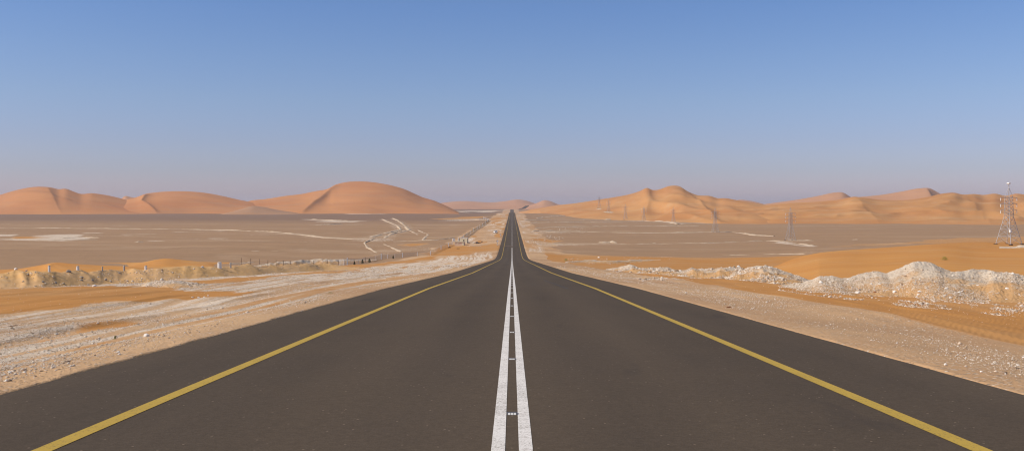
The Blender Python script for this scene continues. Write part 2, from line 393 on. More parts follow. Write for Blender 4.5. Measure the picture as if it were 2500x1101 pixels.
def masks(x, y):
    a = np.abs(x); R = np.zeros(len(x)); O = np.zeros(len(x)); B = np.zeros(len(x))
    wob = (fbm(x/14, y/22, 31, 3)-.5)
    lim_l = np.interp(y, [0,140,200,250,330,420,1000,3000], [85,72,62,48,42,34,26,26])
    lim_r = np.interp(y, [0,340,372,390,1500,3000], [400,260,30,18,20,20])
    B = np.where(x < 0, sstep(-3, 6, a-lim_l-wob*8), sstep(-3, 5, a-lim_r-wob*9))
    B = np.maximum(B, sstep(3200, 3800, y)*0)
    # right: blown sand beyond the gravel verge
    vr = np.interp(y, [0,14,20,30,60,110,200,300,372], [8.6,9.6,10.3,10.3,11.2,13,13.5,12,13])
    O = np.where(x > 0, sstep(-.5, .9, a-vr-wob*1.6)*sstep(400, 350, y), 0)
    O = O*(1-B)
    # left: stony verge with streaks of drifted sand along the wheel tracks
    yj = y*.016+.25*np.sin(y*.05); xj = x + 1.2*np.sin(y*.035+1.0)*sstep(15, 60, y)
    st = fbm(xj*.75, yj, 41, 4, .6); st2 = fbm(xj*2.6, y*.04, 42, 3)
    vl = sstep(6.1, 7.4, a)*sstep(1, -3, a-lim_l+14)
    farw = sstep(20, 90, y)
    R = np.where(x < 0, vl*(.58+.22*farw+ (st-.5)*1.5 + (st2-.5)*2.3), 0)*sstep(420, 330, y)
    O = np.where(x < 0, np.maximum(O, vl*sstep(.40, .33, st*.7+st2*.3)*.5*sstep(320, 180, y)), O)
    R = np.where(x > 0, np.maximum(R, sstep(5.8, 7, a)*sstep(1.5, -1.5, a-vr)*(.12+(st-.5)*1.0)*sstep(430, 380, y)), R)
    # flat beyond the dip: disturbed rubble either side
    bed = sstep(350, 420, y)*sstep(3000, 2600, y)
    R = R + bed*np.where(x < 0, sstep(4, -2, a-lim_l)*(.30+(fbm(x*.25, y*.02, 51, 4)-.5)*1.6), sstep(6, -2, a-lim_r)*(.34+(fbm(x*.25, y*.02, 52, 4)-.5)*1.4))*sstep(5.8, 8, a)
    O = O + bed*np.where(x < 0, sstep(4, -2, a-lim_l)*sstep(.5, .62, fbm(x*.12, y*.012, 53, 3))*.8, sstep(8, 0, a-lim_r)*sstep(.52, .66, fbm(x*.12, y*.012, 54, 3))*.5)
    soft = lambda P, s: None
    for lst, tgt in ((W_POLY, 'R'), (O_POLY, 'O')):
        for pts, v in lst:
            if v <= 0: continue
            P = W(dens(pts+[pts[0]], 4))
            lo, hi = P.min(0), P.max(0); s = (lo[1]*.012+.25)
            sel = np.where((x > lo[0]-3*s) & (x < hi[0]+3*s) & (y > lo[1]-9*s) & (y < hi[1]+9*s))[0]
            if not len(sel): continue
            xs, ys = x[sel], y[sel]
            ins = inpoly(xs, ys, P)
            dist = segdist(xs, ys, P); sd = np.where(ins, dist, -dist)
            w = sstep(-s*1.2, s*1.2, sd + (fbm(xs/(s*4), ys/(s*7), 61, 4)-.5)*s*(9 if tgt == 'R' else 5))*v
            if tgt == 'R':
                R[sel] = np.maximum(R[sel], w); B[sel] *= (1-w*.6)
            else:
                O[sel] = np.maximum(O[sel], w); R[sel] *= (1-w*.85); B[sel] *= 1-w
    for pts, wd, v in W_LINE:
        P = W(dens(pts, 4)); lo, hi = P.min(0), P.max(0)
        sel = np.where((x > lo[0]-20) & (x < hi[0]+20) & (y > lo[1]-40) & (y < hi[1]+40))[0]
        if not len(sel): continue
        xs, ys = x[sel], y[sel]
        dd = segdist(xs, ys, P)
        R[sel] = np.maximum(R[sel], sstep(wd*1.3, wd*.3, dd)*v*(.6+.8*fbm(xs/30, ys/30, 71, 3)))
    # sandy lip hugging the asphalt
    lip = sstep(6.6, 5.8, a + wob*1.2)
    R *= 1-lip*.9
    return np.clip(R, 0, 1), np.clip(O, 0, 1), np.clip(B, 0, 1)

# ------------------------------------------------------------------ ground sheet
def build_ground():
    th = np.concatenate([np.radians(np.arange(-180, -38, 4.0)), np.radians(np.arange(-38, -31, .25)), np.radians(np.linspace(-31, 31, 860)),
                         np.radians(np.arange(31.25, 38, .25)), np.radians(np.arange(38, 180, 4.0))])
    r = np.concatenate([np.arange(1, 5, .25), 5*np.exp(np.arange(0, np.log(3200/5), .0072)), 3200*np.exp(np.arange(.05, np.log(14000/3200), .06)), [14000]])
    T, Rr = np.meshgrid(th, r); x = (np.sin(T)*Rr).ravel(); y = (np.cos(T)*Rr).ravel()
    z = ground(x, y)
    nt, nr = len(th), len(r)
    i = np.arange(nr-1)[:, None]*nt; j = np.arange(nt)[None, :]; j2 = (j+1) % nt
    q = np.stack([i+j, i+j2, i+nt+j2, i+nt+j], -1).reshape(-1, 4)[:, ::-1]
    c = len(x); v = np.column_stack([x, y, z]); v = np.vstack([v, [[0, 0, -1.83]]])
    o = raw('ground', v, q.copy(), M['ground'], None, True)
    # centre fan
    me = o.data
    R, O, B = masks(x, y)
    rgba = np.ones((c+1, 4), np.float32); rgba[:c, 0] = R; rgba[:c, 1] = O; rgba[:c, 2] = B
    ca = me.color_attributes.new('mask', 'FLOAT_COLOR', 'POINT'); ca.data.foreach_set('color', rgba.ravel())
    prop(o, kind='structure'); return o
build_ground()

# ------------------------------------------------------------------ road and painted lines (strips that follow the road's long profile)
RD = np.concatenate([np.arange(-60, 0, 5), np.arange(0, 120, 1.0), np.arange(120, 700, 3.0), np.arange(700, 3260, 8.0)])
def strip(name, x0, x1, d0, d1, lift, mat, skirt=0, gap=None, wob=0):
    d = np.concatenate([[d0], RD[(RD > d0) & (RD < d1)], [d1]]); z = roadz(d) + lift
    j0 = (fbm(d*1.3, d*0, 5, 3)-.5)*wob; j1 = (fbm(d*1.3, d*0+7, 5, 3)-.5)*wob
    cols = [(x0+j0, z), (x1+j1, z)]
    if skirt: cols = [(x0+j0, z-skirt)] + cols + [(x1+j1, z-skirt)]
    k = len(cols); v = np.stack([np.column_stack([cx, d, cz]) for cx, cz in cols], 1).reshape(-1, 3)
    f = []
    for i in range(len(d)-1):
        if gap and gap(d[i]): continue
        for c in range(k-1): f.append((i*k+c, i*k+c+1, (i+1)*k+c+1, (i+1)*k+c))
    return prop(raw(name, v, f, mat), kind='structure')
strip('road', -5.5, 5.5, -60, 3250, 0, M['asphalt'], .35, None, .03)
for s in (-1, 1):
    strip('edge_line', s*3.63-.08, s*3.63+.08, -60, 3200, .004, M['yellow_paint'])
    strip('centre_line', s*.108-.054, s*.108+.054, -60, 420, .004, M['white_paint'])
strip('centre_line', -.06, .06, 430, 3200, .004, M['white_paint'], 0, None)
M['dust'] = simple('road_dust', (.17,.115,.07), .9, .3, 1.5)
strip('sand_streak', -3.5, -.4, 437, 440, .003, M['dust'])

def mark(name, pts, w, mat):
    P = W(dens(pts, 6)); t = np.gradient(P, axis=0); t /= np.hypot(*t.T)[:,None]; n = np.column_stack([t[:,1], -t[:,0]])
    a, b = P-n*w, P+n*w; v = np.stack([np.column_stack([q, roadz(q[:,1])+.003]) for q in (a, b)], 1).reshape(-1, 3)
    prop(raw(name, v, [(2*i, 2*i+1, 2*i+3, 2*i+2) for i in range(len(P)-1)], mat), kind='structure')
M['stain'] = simple('tyre_rubber_on_asphalt', (.058,.046,.037), .9, .25, 1.2)
mark('tyre_mark', [(1328,696),(1345,703),(1365,712),(1387,722)], .07, M['stain']); mark('tyre_mark', [(1290,667),(1308,666.6),(1325,667)], .35, M['stain'])
# ------------------------------------------------------------------ dunes: heightfields with their own distance, crest and slopes
BVH = []
def interp(pts, x):
    P = np.array(pts, float); xs = P[:,0]; ys = P[:,1]
    # smooth (Hermite, finite-difference tangents)
    m = np.gradient(ys, xs); i = np.clip(np.searchsorted(xs, x)-1, 0, len(xs)-2); h = xs[i+1]-xs[i]; t = np.clip((x-xs[i])/h, 0, 1)
    return (2*t**3-3*t**2+1)*ys[i] + (t**3-2*t**2+t)*h*m[i] + (-2*t**3+3*t**2)*ys[i+1] + (t**3-t**2)*h*m[i+1]
def dune(name, ridge, foot, d_ridge, back, mat, seed, shape=1.0, und=.12, ufreq=(.012, 3), crest=None, nx=None, nt=44, zg=-21, ridged=False, ush=1.6):
    """ridge: (px, py) of the skyline; foot: depth of the front foot per px; d_ridge: depth of the crest per px"""
    x0, x1 = ridge[0][0], ridge[-1][0]; nx = nx or int((x1-x0)/2.5)+2
    px = np.linspace(x0, x1, nx); py = interp(ridge, px)
    df = np.interp(px, *zip(*foot)) if isinstance(foot, list) else np.full(nx, float(foot))
    dr = np.interp(px, *zip(*d_ridge)) if isinstance(d_ridge, list) else np.full(nx, float(d_ridge))
    dr = dr + (fbm(px*.005, px*0, seed+5, 2)-.5)*.08*dr
    df = df + (fbm(px*.006, px*0, seed+6, 2)-.5)*.04*df; df = np.minimum(df, dr*.93)
    u = (px-CX)/F; zr = (HY-py)/F*dr
    rows = []
    ts = np.concatenate([np.linspace(0, 1, nt), np.linspace(1, 2, nt//3)[1:]])
    for t in ts:
        if t <= 1:
            d = df+(dr-df)*t
            g0 = ground(u*df, df, False)-.4
            s = t**shape if shape >= 1 else 1-(1-t)**(1/shape)
            s = .35*(t*t*(3-2*t)) + .65*s
            z = g0 + (zr-g0)*s
            H = np.maximum(zr-g0, 0)
            env = 4*t*(1-t)
            n = fbm(px*ufreq[0]+t*ush, t*ufreq[1]+px*ufreq[0]*.3, seed, 3, .42)-.5
            if ridged: n = .30-np.abs(fbm(px*ufreq[0]+t*2.2, t*ufreq[1]-px*ufreq[0]*.5, seed, 3, .38)-.5)*2.6
            z = z + H*und*env*n*2
            if crest:
                for (cpts, amp, wl, wr) in crest:
                    cx = np.interp(t, [c[1] for c in cpts][::1], [c[0] for c in cpts])
                    dx = px-cx; z = z + amp*H*np.sqrt(np.clip(env, 0, 1))*np.where(dx < 0, np.exp(dx/wl), np.exp(-dx/wr))*np.where(t > .97, 0, 1)
            z = np.minimum(z, np.where(t < .96, (zr/dr)*d - .0004*d, 1e9)) if t > .5 else z
        else:
            k = t-1; d = dr+back*k; g1 = np.full(nx, float(zg)); z = zr + (g1-zr)*k**1.2
        rows.append(np.column_stack([u*d, d, z]))
    v = np.concatenate(rows); nr = len(ts)
    i = np.arange(nr-1)[:, None]*nx; j = np.arange(nx-1)[None, :]
    f = np.stack([i+j, i+j+1, i+nx+j+1, i+nx+j], -1).reshape(-1, 4)
    o = raw(name, v, f, mat, None, True); prop(o, kind='structure')
    BVH.append(BVHTree.FromPolygons([tuple(p) for p in v], [tuple(int(k) for k in q) for q in f]))
    return o
def dfoot(y, zp): return F*(-zp)/(y-HY)

L1 = [(-420,530),(-300,512),(-150,488),(0,476),(20,470),(50,462),(95,456),(125,458),(143,462),(160,461),(180,468),(195,473),(225,472),(250,475),(285,482),(315,490),(350,500),(400,513),(460,527)]
dune('dune', L1, 1930, 2280, 380, M['dune_left'], 101, .8, .16, (.0045, 1.6), [([(150,.0),(128,.5),(112,1)], .10, 90, 15), ([(330,0),(260,.5),(200,1)], .05, 60, 40)])
L2 = [(255,510),(285,494),(310,487),(335,481),(350,475),(380,470),(440,467),(500,471),(540,478),(580,487),(605,492),(650,503),(700,518),(735,526)]
dune('dune', L2, 1990, 2420, 380, M['dune_left'], 122, .8, .13, (.0045, 1.6), [([(385,0),(345,.45),(357,.8),(350,1)], .2, 55, 8)])
L3 = [(555,526),(575,506),(605,492),(650,486),(700,478),(735,474),(770,467),(805,459),(815,453),(830,448),(870,443),(900,444),(930,448),(960,454),(990,463),(1010,472),(1030,481),(1060,490),(1090,503),(1110,513),(1130,524)]
dune('dune', L3, 2000, 2450, 420, M['dune_left'], 143, .8, .08, (.0045, 1.6), [([(735,0),(770,.35),(806,.66),(813,.85),(806,1)], .2, 150, 10)])
dune('dune', [(290,492),(305,479),(318,481),(335,484),(360,490)], 2900, 3100, 250, M['dune_far'], 150, .9)
dune('dune', [(520,527),(560,518),(590,510),(615,503),(640,505),(680,513),(720,519),(760,527)], 1880, 1985, 120, M['dune_grey'], 160, .9, .05)
# right
E1 = [(1262,522),(1290,513),(1330,506),(1370,500),(1400,497),(1440,491),(1465,487),(1500,482),(1540,475),(1562,468),(1580,461),(1593,465),(1602,465),(1615,462),(1630,457),(1650,456),(1665,460),(1682,469),(1700,476),(1735,479),(1752,484),(1770,484),(1800,489),(1850,497),(1900,508),(1960,526),(2000,540)]
dune('dune', E1, [(1262,2300),(1320,1750),(1400,1420),(1500,1290),(1600,1220),(1700,1110),(1800,1010),(2000,980)], [(1262,2600),(1400,2150),(1650,1900),(2000,1500)], 500, M['dune_right'], 203, 1.1, .12, (.006, 3.0),
     [([(1760,0),(1720,.4),(1690,.75),(1655,1)], .18, 130, 16), ([(1560,0),(1590,.5),(1580,1)], .07, 40, 22), ([(1450,0),(1500,.6),(1540,1)], .06, 60, 30)], None, 56, -21, True)
dune('dune', [(1770,505),(1800,489),(1830,490),(1860,497),(1900,510)], 3600, 4300, 500, M['dune_far'], 210)
dune('dune', [(1800,512),(1840,501),(1870,498),(1900,494),(1950,487),(2000,478),(2040,470),(2057,470),(2077,481),(2110,494),(2160,512)], 2300, 2900, 500, M['dune_far'], 214, .9, .12, (.0045, 1.6), [([(2110,0),(2085,.5),(2057,1)], .18, 90, 9)])
dune('dune', [(1990,500),(2050,485),(2100,481),(2150,476),(2200,468),(2245,460),(2270,460),(2290,470),(2312,481),(2360,492),(2420,510)], 2100, 2700, 500, M['dune_far'], 220, .9, .12, (.0045, 1.6), [([(2300,0),(2270,.5),(2250,1)], .16, 90, 10)])
E4 = [(1740,540),(1800,514),(1860,503),(1900,498),(2000,492),(2060,486),(2080,482),(2150,488),(2220,488),(2270,480),(2300,473),(2330,471),(2350,475),(2380,474),(2400,476),(2430,473),(2455,478),(2480,473),(2510,476),(2570,470),(2650,482),(2800,500),(2950,530)]
dune('dune', E4, [(1740,1120),(1900,1010),(2200,1030),(2500,960),(2950,900)], [(1740,1250),(1900,1500),(2400,1600),(2950,1500)], 500, M['dune_right'], 231, 1.1, .17, (.0065, 4.6), [([(2150,0),(2110,.5),(2082,1)], .10, 60, 25), ([(2420,0),(2380,.5),(2330,1)], .10, 60, 30)], None, 60, -21, True)
# distance
dune('dune', [(1030,505),(1070,497),(1100,493),(1140,491),(1170,493),(1205,494),(1235,491),(1265,487),(1285,490),(1310,498),(1340,506)], 3900, 5200, 700, M['dune_far'], 241, .9)
dune('dune', [(1265,512),(1290,503),(1310,496),(1330,489),(1343,491),(1360,498),(1390,502),(1430,510)], 3600, 4300, 600, M['dune_far'], 251, .9)
# small orange drifts on the near plain
dune('sand_drift', [(-160,668),(-60,664),(40,657),(95,648),(135,641),(180,644),(250,648),(330,652),(380,659),(400,666)], [(-160,255),(380,268)], 282, 10, M['drift'], 261, .9, .1, (.02, 2), [([(110,0),(118,.5),(133,1)], .3, 60, 12)], None, 24, -20)
dune('sand_drift', [(250,656),(300,650),(350,640),(385,633),(405,631),(440,634),(490,640),(520,646),(545,656),(560,664)], 298, 318, 12, M['drift'], 271, .9, .1, (.02, 2), None, None, 24, -20)
# the orange dune on the right, in front of the plain
E5 = [(1850,668),(1880,655),(1905,645),(1940,631),(1990,619),(2050,612),(2110,608),(2180,603),(2240,599),(2285,597),(2330,599),(2380,604),(2430,606),(2500,605),(2600,598),(2700,596),(2850,612),(3000,650),(3120,720)]
dune('sand_dune', E5, [(1850,128),(2000,92),(2300,74),(3120,70)], [(1850,150),(1950,170),(2280,190),(2850,170),(3120,150)], 50, M['drift'], 281, .85, .05, (.004, 2), [([(2110,0),(2060,.5),(1985,1)], .10, 110, 40), ([(2560,0),(2480,.5),(2400,1)], .08, 60, 30)], None, 50, -20)

# ------------------------------------------------------------------ rubble banks, berm and windrows
BANK = []
def bank(name, top, base, depth, mat, seed, rough=.18, nx=None, lumps=1.0, bf=.5, skew=0, jag=6, dl=None):
    """a bulldozed bank: (px, py) of its top edge and of its near foot; the top stands `depth` metres behind the foot"""
    x0, x1 = top[0][0], top[-1][0]; nx = nx or int((x1-x0)/2)+2
    px = np.linspace(x0, x1, nx)
    pt = np.interp(px, *zip(*top)); pb = np.interp(px, *zip(*base))
    pt = pt + (fbm(px*.10, px*0, seed+4, 4, .6)-.5)*jag*np.clip((pb-pt)/8, 0, 1)
    k = np.ones(3)/3; pt = np.convolve(np.pad(pt, 1, mode='edge'), k, 'valid')
    B0 = np.array([tuple(hit(a, b)) for a, b in zip(px, pb)])
    sm = np.ones(15)/15
    df = np.convolve(np.pad(B0[:,1], 7, mode='edge'), sm, 'valid') if dl is None else np.interp(px, *zip(*dl)); u = (px-CX)/F
    dr = df + depth*(1+.3*(fbm(px*.03, px*0, seed+2, 2)-.5)); zr = (HY-pt)/F*dr
    rows = []; ts = np.concatenate([np.linspace(0, 1, 26), np.linspace(1, 2, 14)[1:]])
    for t in ts:
        if t <= 1:
            d = df+(dr-df)*t; g = ground(u*d, d, False)-.06; H0 = np.maximum(zr-ground(u*dr, dr, False), .02)
            H = np.interp(px-skew*(1-t), px, H0) if t < 1 else H0
            s = .35*t*t*(3-2*t)+.65*t
            z = g + (H+.06)*s
            env = 4*t*(1-t)
            z = z + H*env*((fbm(u*d*bf, d*bf*.7, seed, 4)-.5)*rough*4)*lumps
        else:
            q = t-1; d = dr+depth*1.1*q; g = ground(u*d, d, False); z = zr*(1-q)+(g-.3)*q
        z = z + (fbm(u*d*3, d*2, seed+9, 3)-.5)*.10*np.clip(zr-g+.3, 0, 1)
        rows.append(np.column_stack([u*d, d, z]))
    v = np.concatenate(rows); nr = len(ts)
    i = np.arange(nr-1)[:, None]*nx; j = np.arange(nx-1)[None, :]
    f = np.stack([i+j, i+j+1, i+nx+j+1, i+nx+j], -1).reshape(-1, 4)
    o = raw(name, v, f, mat, None, True); prop(o, kind='structure')
    ua = o.data.attributes.new('up', 'FLOAT', 'POINT'); ua.data.foreach_set('value', np.repeat(np.minimum(ts, 1), nx).astype(np.float32))
    BVH.append(BVHTree.FromPolygons([tuple(p) for p in v], [tuple(int(k) for k in q) for q in f]))
    BANK.append((v[:26*nx].reshape(26, nx, 3), seed)); return o
# right, near: the white bank with its tall peak
bank('rubble_bank', [(1840,706),(1880,700),(1920,696),(1960,688),(1985,681),(2000,675),(2030,673),(2055,679),(2075,677),(2105,667),(2130,661),(2145,662),(2160,667),(2185,658),(2210,648),(2230,640),(2255,638),(2275,643),(2300,654),(2325,663),(2345,662),(2370,657),(2400,657),(2440,664),(2470,666),(2500,674),(2560,682),(2620,705),(2680,745),(2720,776)],
     [(1840,708),(1900,711),(1960,716),(2000,720),(2100,726),(2200,733),(2300,739),(2400,741),(2500,745),(2720,776)], 10, M['white_rubble'], 301, .09, None, 1.0, .45, 30, 3)
bank('rubble_bank', [(1480,659),(1520,650),(1537,645),(1555,652),(1580,655),(1600,655),(1625,652),(1650,658),(1675,668)], [(1480,660),(1540,662),(1600,667),(1675,671)], 12, M['low_rubble'], 311, .3, None, 1.0, .5, 10, 5, [(1480,122),(1580,108),(1675,100)])
bank('rubble_bank', [(1630,668),(1665,659),(1685,656),(1720,656),(1760,655),(1795,652),(1805,651),(1825,660),(1860,676)], [(1630,668),(1700,672),(1780,676),(1860,676)], 12, M['low_rubble'], 314, .3, None, 1.0, .5, 10, 5, [(1630,100),(1860,93)])
bank('rubble_bank', [(1770,682),(1805,662),(1840,650),(1870,648),(1900,656),(1925,665),(1950,674),(1980,688),(2000,697)], [(1770,683),(1840,682),(1900,684),(2000,697)], 12, M['low_rubble'], 317, .22, None, 1.0, .5, -20, 3, [(1770,88),(2000,80)])
bank('rubble_bank', [(1380,640),(1400,637),(1440,634),(1470,637),(1500,636),(1560,634),(1640,633)], [(1380,641),(1440,641),(1500,642),(1640,636)], 10, M['gravel_mound'], 321, .3)
bank('rubble_mound', [(2440,612),(2460,605),(2490,600),(2520,599),(2560,606)], [(2440,613),(2480,613),(2560,613)], 12, M['white_rubble'], 331, .1)
# left: berm of sand and stones, low white mound in front
LB_T = [(-380,741),(-340,705),(-300,676),(-200,668),(-100,664),(-40,672),(0,667),(8,668),(40,658),(62,664),(75,659),(95,663),(120,662),(150,665),(170,661),(195,657),(215,665),(240,660),(275,658),(300,661),(325,655),(345,659),(370,656),(395,654),(420,652),(450,649),(470,648),(495,652),(515,650),(530,653),(560,650),(585,648),(605,643),(625,652),(645,654),(665,648),(685,652),(700,646),(725,648),(750,643),(775,646),(800,643),(830,649),(860,653),(890,655)]
LB_B = [(-380,741),(-300,735),(-100,718),(0,712),(100,707),(200,700),(300,693),(400,688),(500,682),(600,675),(700,667),(800,660),(890,656)]
bank('sand_bank', LB_T, LB_B, 9, M['tan_bank'], 341, .05, None, 1.0, .2, 45, 1)
bank('gravel_mound', [(290,709),(325,699),(350,691),(390,685),(430,685),(460,689),(500,693),(530,699),(560,709)], [(290,710),(350,712),(430,714),(500,713),(560,711)], 8, M['gravel_mound'], 351, .04, None, 1.0, .3, 20, 1.5)
bank('gravel_mound', [(600,652),(650,643),(700,638),(760,634),(800,632),(860,634),(920,633)], [(600,653),(700,649),(800,645),(920,636)], 8, M['white_rubble'], 361, .2)

def windrow(pts, hpx, mat, seed, name='rubble_windrow', wid=None):
    """a low ridge of pushed-up stones along a line on the plain"""
    P = W(dens(pts, 8)); seg = np.hypot(*np.diff(P, axis=0).T); L = np.concatenate([[0], np.cumsum(seg)])
    n = max(8, int(L[-1]/max(1.2, P[:,1].mean()*.004))); s = np.linspace(0, L[-1], n)
    x = np.interp(s, L, P[:,0]); y = np.interp(s, L, P[:,1])
    tx, ty = np.gradient(x), np.gradient(y); q = np.hypot(tx, ty)+1e-9; nx_, ny_ = -ty/q, tx/q
    h = .6*hpx*y.mean()/F*np.clip(2.4*(fbm(s*9/L[-1]+s*.03, s*0, seed, 5, .7)-.2), .25, 1.5); h = h*np.clip(np.minimum(s, L[-1]-s)/(L[-1]*.04+.1), 0, 1)
    w = (wid or max(1.0, hpx*y.mean()/F*1.7))*np.clip(.35+1.3*fbm(s*.06, s*0, seed+3, 4), .4, 1.6)*(.5+.5*np.clip(h/(h.max()+1e-9)*2, 0, 1))
    rows = []
    for o_, k in ((-1, -.15), (-.45, .75), (.05, 1), (.5, .7), (1, -.15)):
        xx = x+nx_*w*o_; yy = y+ny_*w*o_; hh = np.where(k > 0, h*k*(.8+.4*fbm(s*.3, s*0+o_*5, seed+7, 2)), -.3)
        rows.append(np.column_stack([xx, yy, ground(xx, yy, False)+hh]))
    v = np.stack(rows, 1).reshape(-1, 3); f = []
    for i in range(n-1):
        for c in range(4): f.append((i*5+c, i*5+c+1, (i+1)*5+c+1, (i+1)*5+c))
    return prop(raw(name, v, f, mat, None, True), kind='structure')
for i, (pts, hp) in enumerate([
    ([(-120,556),(0,557.5),(180,558),(435,560),(560,562),(640,566)], 2.6), ([(600,563),(677,567),(733,573.5),(792,580),(856,584),(933,586)], 3.6),
    ([(902,581),(930,573),(979,561),(972,553),(963,548),(945,541),(933,535)], 2.6), ([(938,582.5),(945,577),(958,571),(999,562),(990,553),(981,545),(970,538),(958,532.6)], 2.6),
    ([(999,562),(1010,568),(1020,573.6)], 2.2), ([(1020,562),(1045,573.6),(1032,586)], 2.4),
    ([(915,583),(890,592),(892,597),(897,604),(920,617)], 3), ([(936,596),(955,604),(979,614)], 2.6),
    ([(604,614.5),(689,614)], 2.6), ([(328,592.5),(350,591.5)], 4.5), ([(150,583),(200,580),(245,581)], 3.5), ([(0,587),(120,587.5),(240,585)], 3),
    ([(757,536),(850,539)], 2.2), ([(775,549),(838,546)], 2.2),
    ([(1278,538),(1400,537),(1486,536.5)], 2.2), ([(1291,544),(1470,542),(1573,540),(1624,541.6),(1650,545)], 2.4), ([(1480,537),(1492,536)], 4),
    ([(1304,556.5),(1470,553),(1706,551)], 2.4), ([(1299,563),(1355,568),(1424,567),(1521,569),(1675,568),(1739,566.7),(1788,566.7),(1841,574),(1890,576)], 3.4),
    ([(1300,565),(1360,564),(1420,564)], 4.2), ([(1335,596.6),(1419,598),(1521,597),(1624,596),(1726,594.6),(1829,590),(1880,588),(1930,588)], 3.6),
    ([(1466,594),(1490,592.5),(1506,594)], 8), ([(1580,595.5),(1605,594.5)], 4), ([(1640,543),(1655,548),(1680,546)], 4), ([(1600,540),(1640,543)], 3.5),
    ([(1870,588),(1930,592),(1985,601)], 4), ([(1752,625),(1810,623),(1965,619.5)], 3), ([(1870,588),(1990,588)], 3), ([(2080,586),(2094,585.5)], 3),
    ([(1310,533),(1345,529),(1382,526)], 2.2), ([(1372,514),(1420,512)], 1.6), ([(1110,580),(1060,586),(960,590)], 2.4),
    ([(1050,520),(1120,517.5),(1235,515.5)], 2), ([(870,521.5),(930,519.5)], 2), ([(560,645),(620,640)], 4), ([(1075,536),(1190,538)], 2.5)]):
    windrow(pts, hp, M['spoil'], 400+i*7)

# ------------------------------------------------------------------ loose stones
def octa(n):
    base = np.array([(1,0,0),(-1,0,0),(0,1,0),(0,-1,0),(0,0,1),(0,0,-1)], float)
    fc = np.array([(0,2,4),(2,1,4),(1,3,4),(3,0,4),(2,0,5),(1,2,5),(3,1,5),(0,3,5)])
    return base, fc
def stones(name, P, S, mat):
    n = len(P); base, fc = octa(0)
    v = base[None]*RNG.uniform(.6, 1.25, (n, 6, 1)); v = v + RNG.uniform(-.22, .22, v.shape)
    v[:, :, 2] *= .62
    a = RNG.uniform(0, 2*np.pi, n); c, s = np.cos(a), np.sin(a)
    x = v[:,:,0]*c[:,None]-v[:,:,1]*s[:,None]; y = v[:,:,0]*s[:,None]+v[:,:,1]*c[:,None]
    v = np.stack([x, y, v[:,:,2]], -1)*S[:, None, None] + P[:, None, :]
    f = (fc[None]+(np.arange(n)*6)[:, None, None]).reshape(-1, 3)
    return prop(raw(name, v.reshape(-1, 3), f, mat), kind='stuff')
def scatter_ground(n, side, d0, d1, seed):
    u = RNG.uniform(6.0, 46, n*3)
    t = RNG.uniform(0, 1, n*3); d = 1/(1/d0+(1/d1-1/d0)*t)           # evenly spread over the view's height
    br = RNG.uniform(.0, .62, n*3); x = side*br*d; a = np.abs(x)
    R, O, B = masks(x, d)
    cl = fbm(x*.5, d*.18, seed, 3)
    w = np.clip(.22 + R*1.2 - O*.95 - B, 0.015, 1)*sstep(5.7, 6.6, a)*np.clip((cl-.3)*2.6, .1, 1.2)
    keep = (RNG.uniform(0, 1, n*3) < w) & (a < 60) & (a > 5.75)
    x, d = x[keep][:n], d[keep][:n]
    S = np.maximum(RNG.lognormal(-4.85, .5, len(x)), d*.00036)*(1+.006*d); S = np.minimum(S, .09)
    z = ground(x, d)
    return np.column_stack([x, d, z+S*.22]), S
P, S = scatter_ground(150000, -1, 8.5, 190, 81); stones('gravel', P, S, M['stones'])
P, S = scatter_ground(110000, 1, 8.5, 150, 82); stones('gravel', P, S, M['stones'])
def scatter_bank(idx, n, smin, smax, bias):
    v, seed = BANK[idx]; nt, nx, _ = v.shape
    j = RNG.uniform(0, nx-1.001, n*3); i = RNG.uniform(0, nt-1.001, n*3)
    i0 = i.astype(int); j0 = j.astype(int); fi = (i-i0)[:,None]; fj = (j-j0)[:,None]
    p = (v[i0,j0]*(1-fi)+v[i0+1,j0]*fi)*(1-fj)+(v[i0,j0+1]*(1-fi)+v[i0+1,j0+1]*fi)*fj
    w = np.clip((fbm(p[:,0]*.35, p[:,1]*.35, seed+77, 3)-.36)*4+bias, .03, 1)
    p = p[RNG.uniform(0, 1, n*3) < w][:n]
    S = np.minimum(smin*.55*(RNG.pareto(3.6, len(p))+1), smax*.42); p[:,2] += S*.2
    return p, S
A = [scatter_bank(0, 24000, .034, .24, -.25), scatter_bank(1, 5000, .08, .6, -.25), scatter_bank(2, 5000, .08, .6, -.25), scatter_bank(3, 5000, .08, .6, -.25), scatter_bank(4, 1500, .07, .35, .0), scatter_bank(5, 500, .1, .3, .2)]
def scatter_px(x0, x1, ytop, ybot, n, smin, smax, seed):
    px = RNG.uniform(x0, x1, n*3); yt = np.interp(px, *zip(*ytop)); yb = np.interp(px, *zip(*ybot)); py = yt+(yb-yt)*RNG.uniform(0, 1, n*3)
    w = np.clip((fbm(px*.03, py*.12, seed, 3)-.42)*6, 0, 1); k = RNG.uniform(0, 1, n*3) < w; px, py = px[k][:n], py[k][:n]
    p = np.array([tuple(hit(a, b)) for a, b in zip(px, py)]); S = np.minimum(smin*(RNG.pareto(3, len(p))+1), smax); p[:,2] += S*.2
    return p, S
A0 = [scatter_px(2060, 2520, [(2060,722),(2300,736),(2520,745)], [(2060,734),(2300,758),(2520,774)], 3000, .018, .09, 5),
      scatter_px(1380, 1640, [(1400,630),(1640,627)], [(1400,644),(1500,646),(1640,634)], 400, .08, .32, 6),
      scatter_px(1560, 1700, [(1560,680),(1700,684)], [(1560,688),(1700,692)], 300, .04, .16, 7),
      scatter_px(1300, 1440, [(1300,556),(1440,556)], [(1300,600),(1440,572)], 220, .2, .55, 8),
      scatter_px(1900, 2120, [(1900,706),(2120,728)], [(1900,716),(2120,738)], 500, .02, .1, 9)]
stones('rubble', np.vstack([a[0] for a in A0]), np.concatenate([a[1] for a in A0]), M['stones'])
